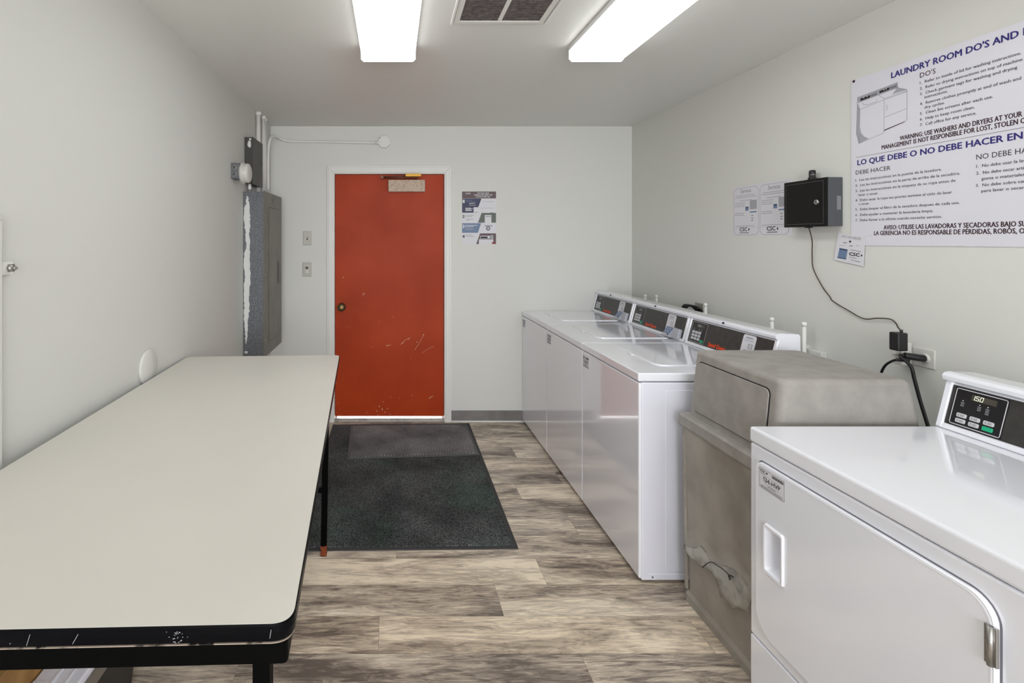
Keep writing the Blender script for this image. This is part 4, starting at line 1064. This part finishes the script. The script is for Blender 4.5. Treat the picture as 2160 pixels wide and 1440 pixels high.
    fp([(95,410),(480,268),(480,365),(100,510)], 'print_light', n); fp([(490,262),(850,128),(858,225),(495,362)], 'print_light', n)
    fp([(150,430),(335,362),(335,408),(150,478)], 'print_black', n+.0003); fp([(345,358),(465,314),(465,362),(345,402)], 'print_grey', n+.0003)
    fp([(512,290),(700,215),(700,262),(512,332)], 'print_black', n+.0003); fp([(708,212),(840,165),(840,212),(708,258)], 'print_grey', n+.0003)
    for p in ((215,415),(280,392),(602,268),(645,252)): q = d(*p); m.lathe(FR(q[0],q[1],n+.0004), FR.n, [(0,.0022),(.0003,.0022)], 'paper', 10)
    pl([(95,410),(480,268),(850,125),(858,225),(1035,260),(1033,835),(1000,850)]); pl([(95,410),(92,520),(140,640),(600,452),(598,1080),(122,1285),(70,1090),(92,520)])
    pl([(480,268),(490,365),(600,430),(600,452)]); pl([(100,512),(480,365)]); pl([(600,430),(1035,285)]); pl([(600,452),(1030,300)]); pl([(605,790),(1030,618)])
    pl([(495,362),(858,225)]); pl([(140,640),(122,1285)]); pl([(190,505),(215,550),(300,545),(450,490),(470,435)]); pl([(645,550),(662,600),(642,655)], .0018, mat_l)
    fp([(598,1025),(1000,860),(995,875),(598,1045)], 'print_maroon', n+.0001)
    q = cr(118, 420); m.lathe(FR(q[0],q[1],.003), FR.n, [(0,.006),(.002,.005),(.003,.002)], 'print_maroon', 12)
    m.build('rules_poster', label='large white laundry room rules poster with blue headings on the right wall', cat='poster')
big_poster()

def service_sign():
    c = lambda cx, cy: ruv(1530+cx/10.29, 370+cy/10.29)
    ul, vb = c(170, 1315); ur = c(1425, 0)[0]; vt = c(165, 265)[1]
    m = MB(); m.fbox(FR, ul, ur, vb, vt, 0, .0015, 'paper')
    W = ur-ul; h = vt-vb; n = .0019
    for k, (ttl) in enumerate(('Service', 'Servicio')):
        a = ul+W*(.02+.49*k); b_ = a+W*.465
        m.ring(FR, rrect(a, vb+h*.02, b_, vt-h*.04, .028, 5), .0022, n, 'print_light')
        w_ = b_-a
        m.text(ttl, FR, (a+b_)/2, vt-h*.14, .021, n, 'print_grey', align='c', width=w_*.42)
        for (x0, x1, v) in ((.1,.85,.19),(.05,.92,.225),(.25,.75,.29),(.05,.48,.335),(.05,.46,.37),(.05,.46,.405),(.04,.42,.545),(.04,.44,.58),(.06,.84,.80)):
            m.rect(FR, a+w_*x0, vt-h*(v+.006), a+w_*x1, vt-h*(v-.004), n, 'print_light')
        m.rect(FR, a+w_*.66, vt-h*.48, a+w_*.93, vt-h*.30, n-.0001, 'print_light'); m.rect(FR, a+w_*.66, vt-h*.545, a+w_*.93, vt-h*.52, n, 'print_steel')
        m.rect(FR, a+w_*.48, vt-h*.50, a+w_*.61, vt-h*.42, n, 'print_steel'); m.rect(FR, a+w_*.5, vt-h*.45, a+w_*.6, vt-h*.43, n+.0002, 'print_navy')
        for v in (.60, .655, .70): m.rect(FR, a+w_*.72, vt-h*(v+.008), a+w_*.79, vt-h*(v-.008), n, 'print_grey')
        m.line(FR, [(a+w_*.02, vb+h*.165), (b_-w_*.02, vb+h*.165)], .001, n, 'print_light')
        m.text('CSC', FR, a+w_*.25, vb+h*.095, .021, n, 'print_black', width=w_*.30, bold=.03)
        q = (a+w_*.62, vb+h*.12); m.flat(FR, [(q[0],q[1]-.008),(q[0]+.006,q[1]+.002),(q[0]+.003,q[1]+.009),(q[0]-.005,q[1]+.004)], n, 'print_black')
        m.rect(FR, a+w_*.25, vb+h*.055, a+w_*.62, vb+h*.072, n, 'print_grey')
    m.build('service_notice', label='white paper with Service and Servicio panels left of the black wall box', cat='notice')
service_sign()

def small_card():
    c = lambda cx, cy: ruv(1740+cx/16, 480+cy/16)
    P = [c(345,1085), c(1340,1305), c(1395,330), c(490,165)]
    P = [(p[0], p[1]) for p in P]
    m = MB(); m.prism(FR, P, .0045, .006, 'paper')
    n = .0064
    rot = math.atan2(P[1][1]-P[0][1], P[1][0]-P[0][0])
    def poly(pts, mt, nn=n):
        q = [c(*p) for p in pts]; ar = sum(q[i-1][0]*q[i][1]-q[i][0]*q[i-1][1] for i in range(4)); m.flat(FR, q if ar > 0 else q[::-1], nn, mt)
    poly([(545,680),(820,735),(760,1075),(470,1020)], 'print_steel'); poly([(540,700),(810,750),(805,775),(535,725)], 'print_navy', n+.0003); poly([(478,990),(770,1045),(764,1070),(474,1018)], 'print_navy', n+.0003)
    def tx(s, a, b_, w, h, mt, bold=0.):
        p = c(*a); q = c(*b_); r_ = math.atan2(q[1]-p[1], q[0]-p[0])
        m.text(s, FR, p[0], p[1], h, n, mt, width=math.hypot(q[0]-p[0], q[1]-p[1]), bold=bold, rot=r_)
    tx('OUT-OF-ORDER', (610,325), (1265,425), 0, .0105, 'print_light', .02); tx('CSC', (870,930), (1210,980), 0, .0135, 'print_black', .05)
    poly([(660,490),(790,500),(785,525),(660,515)], 'print_grey'); poly([(860,600),(1000,605),(985,630),(870,622)], 'print_grey'); poly([(1110,595),(1200,600),(1195,618),(1110,612)], 'print_light')
    poly([(530,590),(740,600),(740,612),(530,605)], 'print_light'); poly([(915,730),(1275,800),(1270,830),(915,755)], 'print_light'); poly([(870,985),(1115,1020),(1115,1050),(870,1010)], 'print_light'); poly([(925,1080),(1240,1150),(1235,1170),(920,1095)], 'print_grey')
    poly([(1255,940),(1290,905),(1320,930),(1285,985)], 'print_black')
    q = c(905,470); m.lathe(FR(q[0],q[1],.006), FR.n, [(0,.0045),(.002,.004),(.003,.001)], 'print_maroon', 12)
    m.build('out_of_order_card', label='small tilted white card pinned at the lower left corner of the rules poster', cat='card')
small_card()

def wall_box():
    x0 = 1.909; yf, yn, z0, z1 = 2.452, 2.208, 1.556, 1.770
    t = thing('wall_box', 'black metal wall box with silver lock left of the rules poster', 'metal box', ((x0+XR)/2, (yf+yn)/2, z0))
    m = MB(); m.box(x0+.004, XR, yn, yf, z0, z1, 'powder_side', .002); m.build('housing', t, label='black powder-coated housing')
    f = Frame((x0, 0, 0), (0,-1,0), (0,0,1), (-1,0,0))
    m = MB(); m.fbox(f, -yf, -yn, z0-.001, z1+.001, -.004, .0, 'powder_black', .0015); m.build('face_frame', t)
    m = MB(); m.fbox(f, -yf+.014, -yn-.022, z0+.014, z1-.014, -.003, .0022, 'powder_black', .0012)
    m.ring(f, rrect(-yf+.012, z0+.012, -yn-.020, z1-.012, .001), .0010, .0003, 'print_grey'); d = m.build('door', t)
    m = MB(); q = ruv(1725, 426, x0); m.lathe(f(q[0], q[1], .002), f.n, [(0,.0125),(.006,.012),(.008,.010),(.0085,.002)], 'steel', 20); m.rect(f, q[0]-.0012, q[1]-.005, q[0]+.0012, q[1]+.005, .0108, 'gap_black'); m.build('lock', d, label='round silver lock')
    m = MB(); fs = Frame((0, yn, 0), (1,0,0), (0,0,1), (0,-1,0)); m.fbox(fs, 1.950, 1.968, 1.627, 1.688, 0, .0015, 'print_grey', .0005); m.build('side_label', t, label='grey label on the near side')
    m = MB(); m.lathe((1.945, 2.33, z1), (0,0,1), [(0,.017),(.012,.016),(.014,.013),(.024,.0125),(.026,.014),(.046,.012),(.048,.004)], 'cord_black', 18); m.lathe((1.945,2.33,z1+.024),(0,0,1),[(0,.0142),(.003,.0142)],'steel',18); m.build('antenna', t, label='short black antenna on top')
    m = MB(); c = onX(1706, 477, 1.945); m.cyl((1.945, c.y, z0-.005), (1.945, c.y, z0), .015, 'cord_black', 16); m.build('grommet', t)
    m = MB()
    px = [(1707,483),(1714,510),(1713,540),(1716,568),(1735,605),(1750,625),(1757,635),(1790,655),(1822,672),(1850,671),(1878,673),(1890,682)]
    pts = [onX(a, b_, 1.966) for a, b_ in px]; pts[0] = onX(1706,479,1.947); pts[1] = onX(1713,508,1.955); pts.append(onX(1894,690,1.938)); pts.append(Vector((1.917, 1.895, 1.150)))
    m.tube(pts, .0024, 'cord_brown', 8, 5)
    ad = thing('power_adapter', 'black cube power adapter with a thin brown cord hanging from the black wall box', 'adapter', (1.907, 1.896, 1.078))
    m.build('cord', ad, label='thin brown cord')
    m = MB(); m.box(1.888, 1.926, 1.878, 1.914, 1.078, 1.146, 'cord_black', .004); m.cyl((1.917,1.895,1.144), (1.917,1.895,1.156), .0045, 'cord_black', 10)
    m.build('body', ad)
wall_box()

def outlets():
    t = thing('wall_outlet', 'white outlet plate on the right wall above the back of the dryer', 'outlet', (XR-.003, 1.887, 1.02))
    m = MB(); m.fbox(FR, -1.945, -1.829, 1.021, 1.091, 0, .006, 'plate_white', .003); m.build('plate', t)
    m = MB(); m.lathe(FR(-1.862, 1.056, .005), FR.n, [(0,.018),(.003,.018)], 'plate_white', 20); m.build('socket', t)
    m = MB(); m.fbox(FR, -1.945, -1.905, 1.018, 1.105, .007, .050, 'plate_white', .006); m.fbox(FR, -1.935,-1.912,1.058,1.076,.05,.062,'plate_white',.002)
    m.build('outlet_tap', label='white multi-way adapter plugged into the wall outlet', cat='adapter')
    m = MB(); a = onX(1915,759,1.915); b_ = onX(1892,758,1.925)
    m.cyl(a, b_, .009, 'cord_black', 14, .006, .001)
    m.tube([b_, onX(1880,762,1.93), onX(1868,770,1.935), onX(1860,783,1.94), onX(1856,800,1.945), onX(1853,830,1.945), onX(1852,900,1.945)], .0045, 'cord_black', 10, 5)
    m.build('black_power_cord', label='black cord leaving the outlet leftwards and dropping behind the taupe bin', cat='cord')
    m = MB(); a = FR(-1.862,1.056,.009); b_ = Vector((1.925, 1.885, 1.058))
    m.tube([a, a+Vector((-.016,.003,.001)), a+Vector((-.030,.008,.003)), b_+Vector((-.012,-.006,.004))], .0125, 'cord_black', 12, 4)
    m.tube([b_+Vector((-.012,-.006,.004)), b_+Vector((-.018,.004,0)), onX(1921,772,1.912), onX(1929,800,1.915), onX(1941,845,1.92), onX(1957,897,1.925), onX(1975,960,1.925), onX(1985,1100,1.925)], .0056, 'cord_black', 12, 6)
    m.build('black_power_cord', label='thick black cord plugged in the outlet and dropping behind the dryer', cat='cord')
    # far outlet behind the washers
    p = onX(1478, 642)
    t = thing('wall_outlet', 'metal outlet plate low on the right wall behind the middle washer', 'outlet', (XR-.003, p.y, 1.03))
    m = MB(); m.fbox(FR, -p.y-.055, -p.y+.035, .99, 1.092, 0, .006, 'plate_metal', .003); m.build('plate', t)
    m = MB()
    for k in range(3): m.tube([(1.968-.0, p.y+.03-.03*k, 1.04), (1.945, p.y+.03-.03*k, 1.064), (1.93, p.y+.05-.02*k, 1.072), (1.915, p.y+.09-.02*k, 1.058), (1.90, p.y+.11, .95)], .007, 'cord_black', 10, 5)
    m.build('plug_cords', label='black plugs and cords in the outlet behind the middle washer', cat='cord')
    for (px, py, lab) in ((1696.5,679,'nearest white pipe stub on the wall behind the washers'),(1628.5,669,'second nearest white pipe stub on the wall behind the washers'),(1488.5,639,'white pipe stub beside the outlet behind the middle washer'),(1385,622,'white pipe stub right of the farthest one behind the washers'),(1361,621,'farthest white pipe stub on the wall behind the washers')):
        X = 1.925; p = onX(px, py, X); mm = MB()
        mm.cyl((X,p.y,.70), (X,p.y,p.z-.02), .008, 'conduit', 16); mm.cyl((X,p.y,p.z-.022), (X,p.y,p.z), .0098, 'conduit', 16, bev=.002)
        mm.cyl((X,p.y,.72), (XR,p.y,.72), .010, 'conduit', 12)
        mm.build('pipe_stub', label=lab, cat='pipe', group='capped white water pipe stubs behind the washers')
    m = MB(); a = onX(1703, 752, 1.94)
    m.fbox(FR, -2.39, -2.285, .955, .985, 0, .03, 'wall_paint', .004); m.fbox(FR, -2.39,-2.378,.955,.998,0,.03,'wall_paint',.003); m.build('wall_tray', label='small white plastic ledge on the wall behind the bin', cat='bracket')
outlets()
